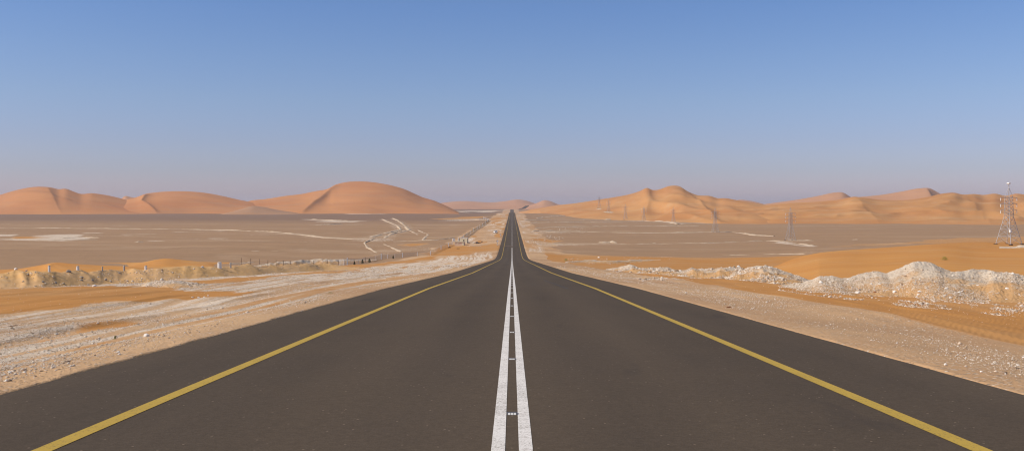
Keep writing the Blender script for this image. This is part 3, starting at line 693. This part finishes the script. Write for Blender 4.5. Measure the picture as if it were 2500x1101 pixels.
stones('rubble', np.vstack([a[0] for a in A]), np.concatenate([a[1] for a in A]), M['stones'])
A = [scatter_bank(6, 3000, .07, .5, -.7), scatter_bank(7, 6000, .04, .2, .2), scatter_bank(8, 1500, .1, .4, .2)]
stones('rubble', np.vstack([a[0] for a in A]), np.concatenate([a[1] for a in A]), M['stones'])

# ------------------------------------------------------------------ surface finder for things that stand on banks, dunes or the ground
def surf(px, py):
    h = hit(px, py); best = h
    d = Vector(((px-CX)/F, 1, (HY-py)/F)).normalized()
    for b in BVH:
        loc, nrm, i, dist = b.ray_cast(Vector((0,0,0)), d)
        if loc is not None and loc.y < best.y: best = loc
    return best

# single rocks that stand out
def rock_mesh(seed, flat=.7):
    r = random.Random(seed); import bmesh
    bm = bmesh.new(); bmesh.ops.create_icosphere(bm, subdivisions=2, radius=1)
    cuts = [(Vector((r.uniform(-1,1), r.uniform(-1,1), r.uniform(-.4,1))).normalized(), r.uniform(.55,.85)) for _ in range(9)]
    for v in bm.verts:
        for n, k in cuts:
            e = v.co.dot(n)-k
            if e > 0: v.co -= n*e*.9
        v.co += Vector((r.uniform(-1,1), r.uniform(-1,1), r.uniform(-1,1)))*.04
        v.co.z *= flat
    me = bpy.data.meshes.new('rock'); bm.to_mesh(me); bm.free(); return me
ROCKS = {}
for mk in ('white_stone', 'grey_stone', 'rust_stone'):
    ROCKS[mk] = []
    for k in range(5):
        me = rock_mesh(k*7+len(mk), .55+.1*(k % 4)); me.materials.append(M[mk]); ROCKS[mk].append(me)
def rock(px, py, wpx, mk, label, k, group):
    p = surf(px, py); r = wpx*p.y/F*.5
    o = bpy.data.objects.new('rock', ROCKS[mk][k % 5]); col.objects.link(o)
    o.location = p + Vector((0, 0, r*.25)); o.scale = (r, r*.9, r*.95); o.rotation_euler = (0, 0, k*1.9)
    prop(o, label, 'rock', group)
gb, gl, gv = 'pale boulders on the right rubble bank', 'stones on the left sand bank', 'white stones on the left verge'
for k, a in enumerate([
    (2092,716,15,'white_stone','big rounded white boulder at the foot of the right rubble bank',gb),
    (2136,714,9,'rust_stone','dark rust coloured stone right of the big white boulder',gb),
    (2004,691,13,'white_stone','white boulder at the low left end of the right rubble bank',gb),
    (2184,714,11,'white_stone','white boulder below the left flank of the rubble peak',gb),
    (2192,703,9,'white_stone','pale boulder just up the slope from the white boulder under the peak',gb),
    (2246,713,11,'white_stone','topmost of three white stones in line below the rubble peak',gb),
    (2242,720,9,'white_stone','middle of three white stones in line below the rubble peak',gb),
    (2238,726,8,'white_stone','lowest of three white stones in line below the rubble peak',gb),
    (2310,706,9,'white_stone','white stone on the slope right of the rubble peak',gb),
    (2321,728,10,'white_stone','flat white stone at the rubble edge over the orange sand',gb),
    (2386,697,8,'white_stone','white stone in the middle of the right hump of the rubble bank',gb),
    (2459,705,10,'white_stone','white boulder near the right end of the rubble bank',gb),
    (2473,669,10,'white_stone','pale boulder on the crest at the right end of the rubble bank',gb),
    (2492,684,10,'grey_stone','greyish boulder low on the right end of the rubble bank',gb),
    (2242,641,7,'white_stone','small white stone on the very top of the rubble peak',gb),
    (2148,694,8,'white_stone','white stone in the saddle left of the rubble peak',gb),
    (2342,742,7,'white_stone','small white stone low at the right foot of the rubble bank',gb),
    (2406,763,7,'white_stone','lone white stone on orange sand below the rubble bank',gb),
    (1803,652,9,'white_stone','white boulder on top of the distant middle rubble bank',gb),
    (1662,663,8,'white_stone','white stone on the near slope of the middle rubble bank',gb),
    (1878,653,9,'white_stone','white stone near the right end of the middle rubble bank',gb),
    (1462,630,7,'white_stone','white stone on the skyline of the low heaps by the plain',gb),
    (168,665,15,'grey_stone','large pale grey boulder on top of the left sand bank',gl),
    (38,659,10,'white_stone','white flat stone on the crest at the left end of the sand bank',gl),
    (65,662,9,'grey_stone','grey stone on the crest right of the white flat stone',gl),
    (68,671,9,'grey_stone','grey stone casting a shadow below the left bank crest',gl),
    (57,688,7,'grey_stone','small stone lying on the left sand mound slope',gl),
    (105,689,8,'grey_stone','stone at the lower left edge of the stony patch on the bank',gl),
    (136,691,9,'grey_stone','stone lying at the foot of the stony patch on the bank',gl),
    (155,693,9,'grey_stone','dark stone at the lowest edge of the left sand bank',gl),
    (199,678,11,'grey_stone','upper dark rock in the middle of the stony bank patch',gl),
    (198,685,11,'grey_stone','lower dark rock in the middle of the stony bank patch',gl),
    (226,685,9,'grey_stone','rock right of the dark pair on the left bank',gl),
    (258,684,10,'grey_stone','tilted rock on the bank below the pale marker post',gl),
    (291,667,9,'grey_stone','dark rock near the crest between two marker posts',gl),
    (270,688,8,'grey_stone','low rock at the right edge of the stony bank patch',gl),
    (216,699,8,'grey_stone','dark rock at the foot of the bank above the pale track',gl),
    (494,653,9,'white_stone','pale boulder on the bank crest left of the thick white post',gl),
    (231,708,12,'white_stone','flat white slab beside the orange sand hollow',gv),
    (470,729,7,'white_stone','leftmost white stone of a row on the sand edge',gv),
    (484,728,8,'white_stone','second white stone of the row on the sand edge',gv),
    (499,728,7,'white_stone','third white stone of the row on the sand edge',gv),
    (508,724,6,'white_stone','last and highest white stone of the row on the sand edge',gv),
    (357,819,15,'white_stone','flat white stone on the gravel verge left of the road',gv),
    (5,816,9,'white_stone','white stone standing at the left edge of the gravel verge',gv),
    (289,860,9,'white_stone','upper of two white stones close to the road edge',gv),
    (291,865,9,'white_stone','lower of two white stones close to the road edge',gv),
    (1674,716,7,'white_stone','single white stone on the right gravel verge','white stones on the right verge'),
    (2308,891,10,'white_stone','flat white stone beside the asphalt on the right','white stones on the right verge'),
    (2396,908,10,'white_stone','white stone on the nearest part of the right verge','white stones on the right verge')]):
    rock(a[0], a[1], a[2], a[3], a[4], k, a[5])

# ------------------------------------------------------------------ road studs
def make_stud():
    r = empty('road_stud', (0,0,0))
    b = MB(); b.loftx([[(-.055,-.045,0),(.055,-.045,0),(.055,.045,0),(-.055,.045,0)], [(-.05,-.022,.018),(.05,-.022,.018),(.05,.022,.018),(-.05,.022,.018)]])
    b.build('body', M['stud'], r)
    for x in (-.027, 0, .027):
        q = MB(); q.loftx([[(x-.011,-.0472,.0005),(x+.011,-.0472,.0005),(x+.011,-.0410,.0005),(x-.011,-.0410,.0005)], [(x-.011,-.0262,.0165),(x+.011,-.0262,.0165),(x+.011,-.0215,.0165),(x-.011,-.0215,.0165)]])
        q.build('reflector', M['reflect'], r)
    return r
ords = ['nearest','second','third','fourth','fifth','sixth','seventh','eighth','ninth','tenth','eleventh','twelfth']
st0 = make_stud()
for i in range(26):
    d = 8.93+4.6*i; o = st0 if i == 0 else copy_tree(st0)
    o.location = (0, d, float(roadz(d))+.001); o.rotation_euler = (-math.atan(.0525), 0, 0)
    o.scale = (1.0, 1.0, 1.0)
    lab = ('nearest white reflecting road stud between the two white centre lines' if i == 0 else
           f'{ords[i]} nearest white reflecting road stud between the white centre lines' if i < 12 else
           'tiny far white road stud where the two centre lines close up')
    prop(o, lab, 'road stud', 'reflecting studs along the road centre')

# ------------------------------------------------------------------ lattice pylons
def make_pylon():
    r = empty('pylon', (0,0,0)); H = 17.6; hb = 2.5; hw = .72; zw = 9.9
    def half(z): return hb+(hw+.18-hb)*z/zw if z < zw else hw+.18-.18*(z-zw)/(H-zw)
    cor = [(-1,-1),(1,-1),(1,1),(-1,1)]
    for sx, sy in cor:
        l = MB(); l.beam((sx*hb, sy*hb, -.2), (sx*half(zw), sy*half(zw), zw), .095); l.beam((sx*half(zw), sy*half(zw), zw), (sx*hw, sy*hw, H), .08)
        lg = l.build('leg', M['steel'], r)
        MB().box(sx*hb, sy*hb, -.15, .8, .8, .7).build('footing', M['dark'], lg)
    b = MB(); zs = [0, 3.0, 5.6, 7.8, 9.9, 11.2, 12.5, 13.8, 15.1, 16.4, H]
    for k in range(len(zs)-1):
        z0, z1 = zs[k], zs[k+1]; a, c = half(z0), half(z1)
        for i in range(4):
            p, q = cor[i], cor[(i+1) % 4]
            b.beam((p[0]*a, p[1]*a, z0), (q[0]*c, q[1]*c, z1), .042); b.beam((q[0]*a, q[1]*a, z0), (p[0]*c, p[1]*c, z1), .042)
            b.beam((p[0]*c, p[1]*c, z1), (q[0]*c, q[1]*c, z1), .06)
    b.build('bracing', M['steel'], r)
    for z in (12.5, 14.8, 17.1):
        for s in (-1, 1):
            a = half(z); m = MB(); tip = (s*3.7, 0, z)
            for y in (-a, a): m.beam((s*a, y, z), tip, .08); 
            m.beam((s*a, 0, z+.8 if z < 17 else z+.5), tip, .06)
            arm = m.build('crossarm', M['steel'], r)
            MB().beam((s*3.55, 0, z-.04), (s*3.55, 0, z-1.1), .10, 6).build('insulator', M['white'], arm)
    k = MB()
    for sx, sy in cor: k.beam((sx*hw, sy*hw, H), (0, 0, H+3.2), .06)
    k.build('peak', M['steel'], r)
    return r
py0 = make_pylon()
PY = [(2463,599,153,.45), (1930,586,80,.2), (1746,567,60,.2), (1644,543,38,.2), (1572,540,38,.2), (1527,536,38,.2), (1486,517,31,.2), (1463,508,31,.2)]
plab = ['nearest and tallest lattice pylon at the right edge with a white drum on top',
        'second nearest lattice pylon standing on white rubble on the plain',
        'third lattice pylon standing at a bend of the long white windrow',
        'lattice pylon at the right end of the white heaps by the dune foot',
        'lattice pylon standing just left of the white heaps by the dune foot',
        'lattice pylon on bare sand under the left shoulder of the right dune',
        'far lattice pylon above the larger white spoil patch on the dune',
        'farthest lattice pylon above the small white spoil patch on the dune']
for i, (px, py, hp, rz) in enumerate(PY):
    o = py0 if i == 0 else copy_tree(py0)
    d = F*190/(px-CX) if i else 330.0
    p = surf(px, py) if i in (5, 6, 7) else None
    if p is not None: d = p.y
    if p is None:
        x = (px-CX)/F*d
        if i in (0,): p = Vector((x, d, gz(x, d)))
        else: h = hit(px, py); p = h; d = h.y
    sc = hp*d/F/(20.8 if i else 23.1)
    o.location = p; o.scale = (sc, sc, sc) if i else (sc*1.25, sc*1.25, sc); o.rotation_euler = (0, 0, rz); prop(o, plab[i], 'pylon', 'power pylons crossing the desert')
# mast, aerial and drum only on the nearest one
MB().beam((0,0,20.0), (0,0,22.9), .07).beam((-.35,0,20.4), (.35,0,20.4), .05).beam((-.3,0,21.5), (.3,0,21.5), .05).build('mast', M['steel'], py0)
MB().beam((-.15,-.45,22.4), (-.15,.35,22.4), .33, 14).build('antenna_drum', M['white'], py0)
MB().box(-2.0,-2.0,4.9, .7,.5,.9).build('equipment_box', M['white'], py0)
# white spoil round the two farthest pylons
for (cx, cy, w_, h_) in ((1486,518,26,6), (1462,510,16,4)):
    p = surf(cx, cy); sx = w_*p.y/F/2; sy = 20; nx, ny = 28, 12
    v = []; 
    for a in np.linspace(-1, 1, ny):
        for b_ in np.linspace(-1, 1, nx):
            x = p.x+b_*sx*(1+.2*math.sin(a*4)); y = p.y-6+a*sy; q = max(0, 1-a*a-b_*b_)
            s_ = None
            for t in BVH:
                loc, n_, i_, di = t.ray_cast(Vector((x, y, 300)), Vector((0,0,-1)))
                if loc is not None and (s_ is None or loc.z > s_): s_ = loc.z
            s_ = gz(x, y) if s_ is None else max(s_, gz(x, y))
            v.append((x, y, s_-.5+(q**.5)*h_*p.y/F*.28*(.6+.8*random.random()) ))
    f = [(i*nx+j, i*nx+j+1, (i+1)*nx+j+1, (i+1)*nx+j) for i in range(ny-1) for j in range(nx-1)]
    prop(raw('rubble_mound', v, f, M['spoil'], None, True), kind='structure')

# ------------------------------------------------------------------ fences
def mesh_mat(name, c, solid):
    m, nt, b = newmat(name); g = G(nt); p = g.pos(); x = g.n('ShaderNodeSeparateXYZ'); g.l(p, x.inputs[0])
    def grid(v): return g.math('LESS_THAN', g.math('FRACT', g.math('MULTIPLY', v, 9.0)), solid)
    al = g.math('MAXIMUM', g.math('MAXIMUM', grid(g.math('ADD', x.outputs[0], x.outputs[1])), grid(x.outputs[2])), grid(g.math('SUBTRACT', x.outputs[1], x.outputs[0])))
    n = g.noise(p, .4, 3); g.l(g.mix(n, tuple(k*.85 for k in c), tuple(k*1.15 for k in c)), b.inputs['Base Color'])
    g.l(al, b.inputs['Alpha']); b.inputs['Roughness'].default_value = .7; return m
M['mesh_grey'] = mesh_mat('grey_wire_mesh', (.42,.38,.33), .12); M['mesh_green'] = mesh_mat('green_wire_mesh', (.19,.23,.15), .22)
def seat(px, py, d=None):
    p = hit(px, py); return p
def fence(label, posts, mat_panel, rails, group=None, wire=None):
    """posts: (px, base py, height px, radius, material)"""
    b = [hit(q[0], q[1]) for q in posts]; o0 = b[0]
    r = empty('fence', o0); prop(r, label, 'fence', group)
    tops = []
    for q, p in zip(posts, b):
        h = q[2]*p.y/F; l = p-o0; m = MB(); m.beam((l.x, l.y, l.z-.4), (l.x, l.y, l.z+h), q[3], 10, q[3]*.92); m.build('post', M[q[4]], r)
        tops.append((l, h))
    hm = min(h for _, h in tops)*.9
    for (l0, h0), (l1, h1) in zip(tops[:-1], tops[1:]):
        if mat_panel:
            k0, k1 = min(h0, 2.2)*.92, min(h1, 2.2)*.92
            v = [tuple(l0+Vector((0,0,.05))), tuple(l1+Vector((0,0,.05))), tuple(l1+Vector((0,0,k1))), tuple(l0+Vector((0,0,k0)))]
            raw('mesh_panel', v, [(0,1,2,3)], mat_panel, r)
    if rails:
        w = MB()
        for (l0, h0), (l1, h1) in zip(tops[:-1], tops[1:]):
            for k in rails: w.beam(l0+Vector((0,0,min(h0,2.2)*k)), l1+Vector((0,0,min(h1,2.2)*k)), wire or .02, 4)
        w.build('wire', M['steel'], r)
    return r
fence('wire fence on thin dark posts behind the sand mounds left of the road',
      [(589,650,22,.07,'post'),(612,650,20,.07,'post'),(634,650,19,.07,'post'),(654,651,18,.07,'post'),(674,650,16,.07,'post'),(692,649,14,.07,'post'),(709,648,13,.07,'post'),(725,648,13,.07,'post'),(765,647,12,.06,'post'),(800,646,12,.06,'post'),(826,646,12,.06,'post')],
      None, (.5, .9), None, .018)
fence('pale mesh fence with stout white posts along the edge of the plain',
      [(830,646,15,.07,'white'),(840,646,15,.08,'white'),(848,645,17,.18,'white'),(875,643,13,.05,'steel'),(892,640,13,.06,'post'),(916,636,12,.05,'white'),(931,633,13.5,.17,'white'),(946,632,11,.07,'white'),(964,631,11,.05,'white'),(983,628.5,11,.17,'white'),(1019,624,9,.10,'white'),(1051,622,10,.16,'white'),(1077,609,11,.16,'white'),(1095,602,10,.16,'white'),(1104,598,9,.1,'white')],
      M['mesh_grey'], (.92,), None, .03)
GF = [(1119,592,13),(1132,583,10),(1140,577,9),(1148,572,9),(1156,566,9),(1165,560,8.5),(1171,556.5,8),(1178,552,7.5),(1185,547,7),(1190,543,6.5),(1194,540,6)]
fence('long green mesh fence with pale post tops running away beyond the hut', [(x, y, h, .16, 'white') for x, y, h in GF], M['mesh_green'], (.92,), None, .03)
fence('short far fence of white frames where the green fence ends', [(1181,535,5.5,.25,'white'),(1186,537,4.5,.2,'white'),(1191,538,4.5,.2,'white'),(1194,539.5,5,.25,'white')], None, (.6, .95), None, .15)
gm = 'pale marker posts on the left sand bank'
for px, py, hp, r_, lab in [(120,664,14,.10,'short pale post leaning in the dip left of the grey boulder'), (190,660,9,.13,'thick pale stub post beside the sandy peak right of the grey boulder'),
        (250,662,10,.07,'thin dull post between the two paler stub posts on the bank'), (303,662,12,.11,'pale post on the stony crest of the left bank'),
        (356,659,9,.13,'white stub post right of the sandy peak on the bank'), (536,655,14,.24,'thick bright white post on the sand bank before the wire fence'), (563,654,12,.10,'thin pale post between the thick white post and the wire fence')]:
    p = surf(px, py); h = hp*p.y/F; r = empty('marker_post', p); prop(r, lab, 'marker post', gm)
    MB().beam((0,0,-.3), (0,0,h), r_, 14, r_*.95).build('shaft', M['concrete' if px in (250, 303, 563) else 'white'], r)
    MB().beam((0,0,h), (0,0,h+.07), r_*1.08, 14, r_*.7).build('cap', M['concrete'], r)

# ------------------------------------------------------------------ hut, store, tank, car, signs
p = hit(1132, 592.5); k = p.y/F
hut = empty('hut', p, -.12); prop(hut, 'small cream block hut with a dark window beside the fence', 'hut')
w, h, dp = 18*k, 12.2*k, 3.2
wl = MB(); wl.box(0, dp/2, h/2-.15, w, dp, h+.3); wall = wl.build('wall', M['cream'], hut)
MB().box(0, dp/2, h+.08, w+.3, dp+.3, .16).build('roof', M['white'], hut)
wn = MB().box(0, -.02, h*.47, 3.3*k, .06, 3.3*k).build('window', M['black'], hut)
MB().box(0, -.045, h*.47+1.85*k, 4.1*k, .12, .10).build('lintel', M['cream'], wn)
MB().box(w*.42, -.06, h/2-.1, 1.8*k, .16, h+.1).build('pillar', M['cream'], hut)
p2 = hit(1122, 598.5); k = p2.y/F
sto = empty('store_building', p2, -.08); prop(sto, 'low pinkish flat roofed store in front of the cream hut', 'store')
w, h, dp = 22.5*k, 8.2*k, 3.0
MB().box(0, dp/2, h/2-.2, w, dp, h+.4).build('wall', M['pink'], sto)
MB().box(-.05, dp/2, h+.13, w+.5, dp+.5, .26).build('roof', M['cream'], sto)
MB().box(w*.36, -.03, h*.42, 1.0, .08, h*.84).build('door', M['cream'], sto)
MB().box(-w*.2, -.03, h*.55, .9, .07, .6).build('shutter', M['cream'], sto)
p3 = hit(1108, 592); k = p3.y/F
tk = empty('water_tank', p3); prop(tk, 'white square water tank raised on legs left of the store', 'tank')
MB().box(0, 0, 6.6*k, 5.8*k, 5*k, 6.2*k, .2).build('tank', M['white'], tk)
for sx in (-1, 1):
    for sy in (-1, 1): MB().beam((sx*2.2*k, sy*2*k, -.2), (sx*2.2*k, sy*2*k, 3.5*k), .09).build('leg', M['steel'], tk)
MB().box(0,0,9.9*k, 2*k, 2*k, .5*k).build('lid', M['concrete'], tk)
def scrap(px, py, wpx, hpx, label, seed, name='scrap_heap'):
    r_ = random.Random(seed); p = hit(px, py); k = p.y/F; o = empty(name, p); prop(o, label, 'scrap heap')
    m = MB(); m2 = MB(); m3 = MB(); W_ = wpx*k/2; H_ = hpx*k
    for i in range(16):
        x = r_.uniform(-1, 1)*W_; z = abs(r_.gauss(0, .35))*H_*(1-abs(x)/W_)
        m.beam((x-r_.uniform(.1,.5)*W_*.6, r_.uniform(-.4,.4), max(0, z-.1)), (x+r_.uniform(.1,.5)*W_*.6, r_.uniform(-.4,.4), z+r_.uniform(.05,.45)*H_), .05+.05*r_.random())
    for i in range(5):
        x = r_.uniform(-.7,.7)*W_; m2.box(x, r_.uniform(-.4,.4), H_*.25, W_*.4, .5, H_*r_.uniform(.2,.6), r_.uniform(0,3), .7)
    m.build('scrap_bars', M['dark'], o); m2.build('scrap_boxes', M['dark'], o)
    m3.box(-W_*.2, -.3, H_*.55, W_*.7, .1, H_*.4, .4, .8); m3.build('sheet_metal', M['steel'], o)
scrap(1166, 594, 17, 5.5, 'dark heap of scrap with a grey sheet lying right of the hut', 3)
scrap(1144, 593, 7, 3.5, 'small dark pile against the right wall of the hut', 5)
scrap(1097, 604.5, 7, 3.5, 'small dark pile at the foot of the mesh fence', 6)
scrap(1177, 590.5, 5, 2, 'tiny dark pile farthest right of the hut', 8)
scrap(1119, 607, 7, 2, 'tiny dark scrap lying on the orange sand below the store', 9)

p = hit(1209.5, 569.5); k = p.y/F
car = empty('parked_car', p, .25); prop(car, 'white off-road car parked on the gravel left of the road', 'car')
cw, L = 1.9, 4.6
body = [(-cw/2,.35),(cw/2,.35),(cw/2,.95),(cw/2-.06,1.08),(-cw/2+.06,1.08),(-cw/2,.95)]
def ring(y, prof): return [(x, y, z) for x, z in prof]
sc = lambda f, zc: [(x*f, .35+(z-.35)*zc) for x, z in body]
MB().loftx([ring(-L/2, sc(.92,.93)), ring(-L/2+.15, body), ring(.9, body), ring(L/2-.2, sc(.97,.88)), ring(L/2, sc(.9,.8))]).build('body', M['white'], car)
cab = lambda y, f, z1: [(-cw/2*.95,y,1.083),(cw/2*.95,y,1.083),(cw/2*f,y,z1),(-cw/2*f,y,z1)]
MB().loftx([cab(-L/2+.12,.93,1.1), cab(-L/2+.35,.80,1.82), cab(.5,.80,1.84), cab(1.15,.93,1.1)]).build('cabin', M['white'], car)
MB().loftx([[(-.66,-L/2+.125,1.2),(.66,-L/2+.125,1.2),(.60,-L/2+.275,1.66),(-.60,-L/2+.275,1.66)], [(-.66,-L/2+.20,1.2),(.66,-L/2+.20,1.2),(.60,-L/2+.35,1.66),(-.60,-L/2+.35,1.66)]]).build('rear_window', M['glass'], car)
for s in (-1, 1):
    MB().box(s*.81, -.55, 1.45, .12, 2.4, .48).build('side_window', M['glass'], car)
    MB().box(s*.78, -L/2-.01, .85, .18, .06, .32).build('tail_light', M['red'], car)
    for y in (-1.4, 1.4):
        wh = MB().beam((s*.78, y, .38), (s*.98, y, .38), .38, 18).build('wheel', M['rubber'], car)
        MB().beam((s*.95, y, .38), (s*.995, y, .38), .22, 14).build('rim', M['steel'], wh)
MB().box(0, -L/2-.06, .5, 1.8, .14, .2).build('bumper', M['concrete'], car)

def sign(px, base, hpx, dpx, label):
    p = hit(px, base); k = p.y/F; o = empty('road_sign', p); prop(o, label, 'road sign', 'round signs on the left verge')
    H_ = hpx*k; n = 8
    a, b_ = MB(), MB()
    for i in range(n): (a if i % 2 else b_).beam((0,0,H_*i/n-(0.2 if i == 0 else 0)), (0,0,H_*(i+1)/n), .09, 8)
    a.build('white_band', M['white'], o); b_.build('dark_band', M['dark'], o)
    d = MB(); d.beam((0,-.11,H_), (0,-.16,H_), dpx*k/2, 20); d.build('disc', M['white'], o)
    rr = MB()
    for i in range(20):
        t0, t1 = 2*math.pi*i/20, 2*math.pi*(i+1)/20; R_ = dpx*k/2*.93
        rr.beam((R_*math.cos(t0),-.17,H_+R_*math.sin(t0)), (R_*math.cos(t1),-.17,H_+R_*math.sin(t1)), .05, 4)
    rr.build('rim', M['steel'], o)
sign(1214.5, 600, 11.5, 5.4, 'round white sign on a banded post nearer the camera by the road')
sign(1222, 579, 6, 4, 'smaller far round white sign on the left verge')

# far strip of road climbing the distant dunes
def ribbon(name, pts, w, mat):
    P = [at(*q) for q in pts]; v = []; f = []
    for i, q in enumerate(P):
        a = P[max(0, i-1)]; b = P[min(len(P)-1, i+1)]; t = (b-a); t.z = 0; t.normalize(); n = Vector((t.y, -t.x, 0))
        v += [tuple(q-n*w), tuple(q+n*w), tuple(q+n*w+Vector((0,0,-1.5))), tuple(q-n*w+Vector((0,0,-1.5)))]
    for i in range(len(P)-1):
        for c in range(4): f.append((i*4+c, i*4+(c+1) % 4, i*4+4+(c+1) % 4, i*4+4+c))
    return prop(raw(name, v, f, mat), kind='structure')
ribbon('road', [(1271,509.4,3350),(1277,508.8,3400),(1281,506.5,3480),(1285,503.6,3560),(1287.5,502.2,3600)], 6.5, M['asphalt'])

# ------------------------------------------------------------------ plants
def shrub(px, py, hpx, wpx, label, mat, seed, cone=True, onsurf=False):
    r_ = np.random.default_rng(seed); p = surf(px, py); k = p.y/F; H_ = hpx*k; R_ = wpx*k/2
    o = empty('shrub', p); prop(o, label, 'shrub', None)
    st = MB()
    for i in range(7):
        t = i*.9; st.beam((0,0,-.1), (math.cos(t)*R_*.6, math.sin(t)*R_*.6, H_*(.5+.06*i)), .02*H_, 5, .008*H_)
    st.build('stem', M['bark'], o)
    n = 520; t = r_.uniform(0, 1, n)**.8; a = r_.uniform(0, 2*np.pi, n); lob = 1+.35*np.sin(a*3+seed)+.2*np.sin(a*7)
    rad = R_*((1-t*.86) if cone else np.sqrt(np.clip(1-(t*.98)**2, 0, 1)))*lob*np.sqrt(r_.uniform(.15, 1, n))
    c = np.column_stack([np.cos(a)*rad, np.sin(a)*rad, .05*H_+t*H_*.95]); s = H_*.055*r_.uniform(.6, 1.5, n)
    d1 = r_.normal(size=(n,3)); d1 /= np.linalg.norm(d1, axis=1)[:,None]; d2 = np.cross(d1, r_.normal(size=(n,3))); d2 /= np.linalg.norm(d2, axis=1)[:,None]
    v = np.stack([c-d1*s[:,None], c+d2*s[:,None]*.6, c+d1*s[:,None], c-d2*s[:,None]*.6], 1).reshape(-1,3)
    raw('foliage', v, np.arange(n*4).reshape(-1,4), mat, o)
shrub(865,644,9,6,'small dark conical shrub just right of the thick white fence post', M['green'], 1)
shrub(885,642,10,8,'broader dark shrub in the middle of the three by the fence', M['green'], 2)
shrub(902,640,9.5,9,'dark shrub rightmost of the three close together by the fence', M['green'], 3)
shrub(960,632,8,5,'lone dark shrub before the mesh fence farther along', M['green'], 4)
shrub(2306,635,8,16,'bright green bush on the orange dune behind the rubble peak', M['green2'], 5, False)
shrub(1382,637,5.5,9,'low yellow green bush among the pale heaps right of the road', M['green2'], 6, False)
shrub(806,717,4,14,'flat green weed on the gravel beside the road', M['green2'], 7, False)
shrub(281,822,9,7,'tiny yellowing weed on the left gravel verge', M['green2'], 8)
p = hit(32*1.0, 788); 
MB().beam((-.22,0,.03), (.22,.12,.06), .02, 6, .014).beam((.0,.05,.04), (.1,.16,.1), .012, 5, .008).build('stick', M['post'])
stk = bpy.data.objects['stick']; stk.location = p; stk.scale = (.4,.4,.4); prop(stk, 'dark stick lying on the streaked gravel at the left edge', 'stick')
p = hit(1780, 751); bk = MB(); bk.beam((-.16,0,.03), (.15,.06,.05), .05, 7, .03); bk.beam((.0,.02,.05), (.06,.1,.09), .03, 6, .02)
o = bk.build('rusty_scrap', M['rust_stone']); o.location = p; o.scale = (.4,.4,.4); prop(o, 'small rusty scrap on the gravel beside the right road edge', 'scrap')

# ------------------------------------------------------------------ haze
hz = MB(); hz.box(0, 0, 25, 29600, 29600, 110)
m, nt, b = newmat('haze_air'); nt.nodes.remove(b); pv = nt.nodes.new('ShaderNodeVolumePrincipled')
pv.inputs['Color'].default_value = (.95,.89,.95,1); pv.inputs['Density'].default_value = .000075; pv.inputs['Anisotropy'].default_value = .1
nt.links.new(pv.outputs[0], nt.nodes['Material Output'].inputs['Volume'])
hz.build('haze', m); prop(bpy.data.objects['haze'], kind='stuff')

# ------------------------------------------------------------------ light
SUN = Vector((-.78, -.20, .73)).normalized()
sl = bpy.data.lights.new('sun', 'SUN'); sl.energy = 4.05; sl.angle = math.radians(.6); sl.color = (1, .93, .83)
so = bpy.data.objects.new('sun', sl); col.objects.link(so); so.rotation_euler = SUN.to_track_quat('Z', 'Y').to_euler()
wd = bpy.data.worlds.new('World'); scene.world = wd; wd.use_nodes = True; nt = wd.node_tree; g = G(nt)
bg = nt.nodes['Background']; sky = g.n('ShaderNodeTexSky', sky_type='NISHITA'); sky.sun_disc = False
sky.sun_elevation = math.asin(SUN.z); sky.sun_rotation = math.atan2(SUN.x, SUN.y); sky.altitude = 100; sky.air_density = 1.0; sky.dust_density = .7; sky.ozone_density = 1.5
tc = g.n('ShaderNodeTexCoord').outputs['Generated']; sx = g.n('ShaderNodeSeparateXYZ'); g.l(tc, sx.inputs[0])
rp = g.n('ShaderNodeValToRGB'); g.l(sx.outputs[2], rp.inputs[0])
SKYR = [(0,(.68,.61,.90)),(.0126,(.665,.605,.89)),(.034,(.565,.56,.81)),(.065,(.55,.555,.79)),(.108,(.555,.59,.785)),(.15,(.53,.595,.80)),(.203,(.48,.585,.82)),(.4,(.58,.60,.66)),(1,(.60,.62,.66))]
while len(rp.color_ramp.elements) < len(SKYR): rp.color_ramp.elements.new(.5)
for e, (q, c) in zip(rp.color_ramp.elements, SKYR): e.position = q; e.color = (*c, 1)
g.l(g.mix(1.0, sky.outputs[0], rp.outputs[0], 'MULTIPLY'), bg.inputs[0]); bg.inputs[1].default_value = .14

# ------------------------------------------------------------------ camera
cam = bpy.data.cameras.new('camera'); co = bpy.data.objects.new('camera', cam); col.objects.link(co)
co.location = (0, 0, 0); co.rotation_euler = (math.pi/2, 0, 0)
cam.sensor_width = 36; cam.lens = 36*F/2500; cam.shift_y = (HY-550.5)/2500; cam.clip_start = .1; cam.clip_end = 40000
scene.camera = co
vs = scene.view_settings; vs.view_transform = 'Standard'; vs.look = 'None'; vs.exposure = 0; vs.gamma = 1; vs.use_curve_mapping = False
scene.cycles.filter_width = 1.15; scene.cycles.max_bounces = 5; scene.cycles.volume_bounces = 0; scene.cycles.transparent_max_bounces = 24
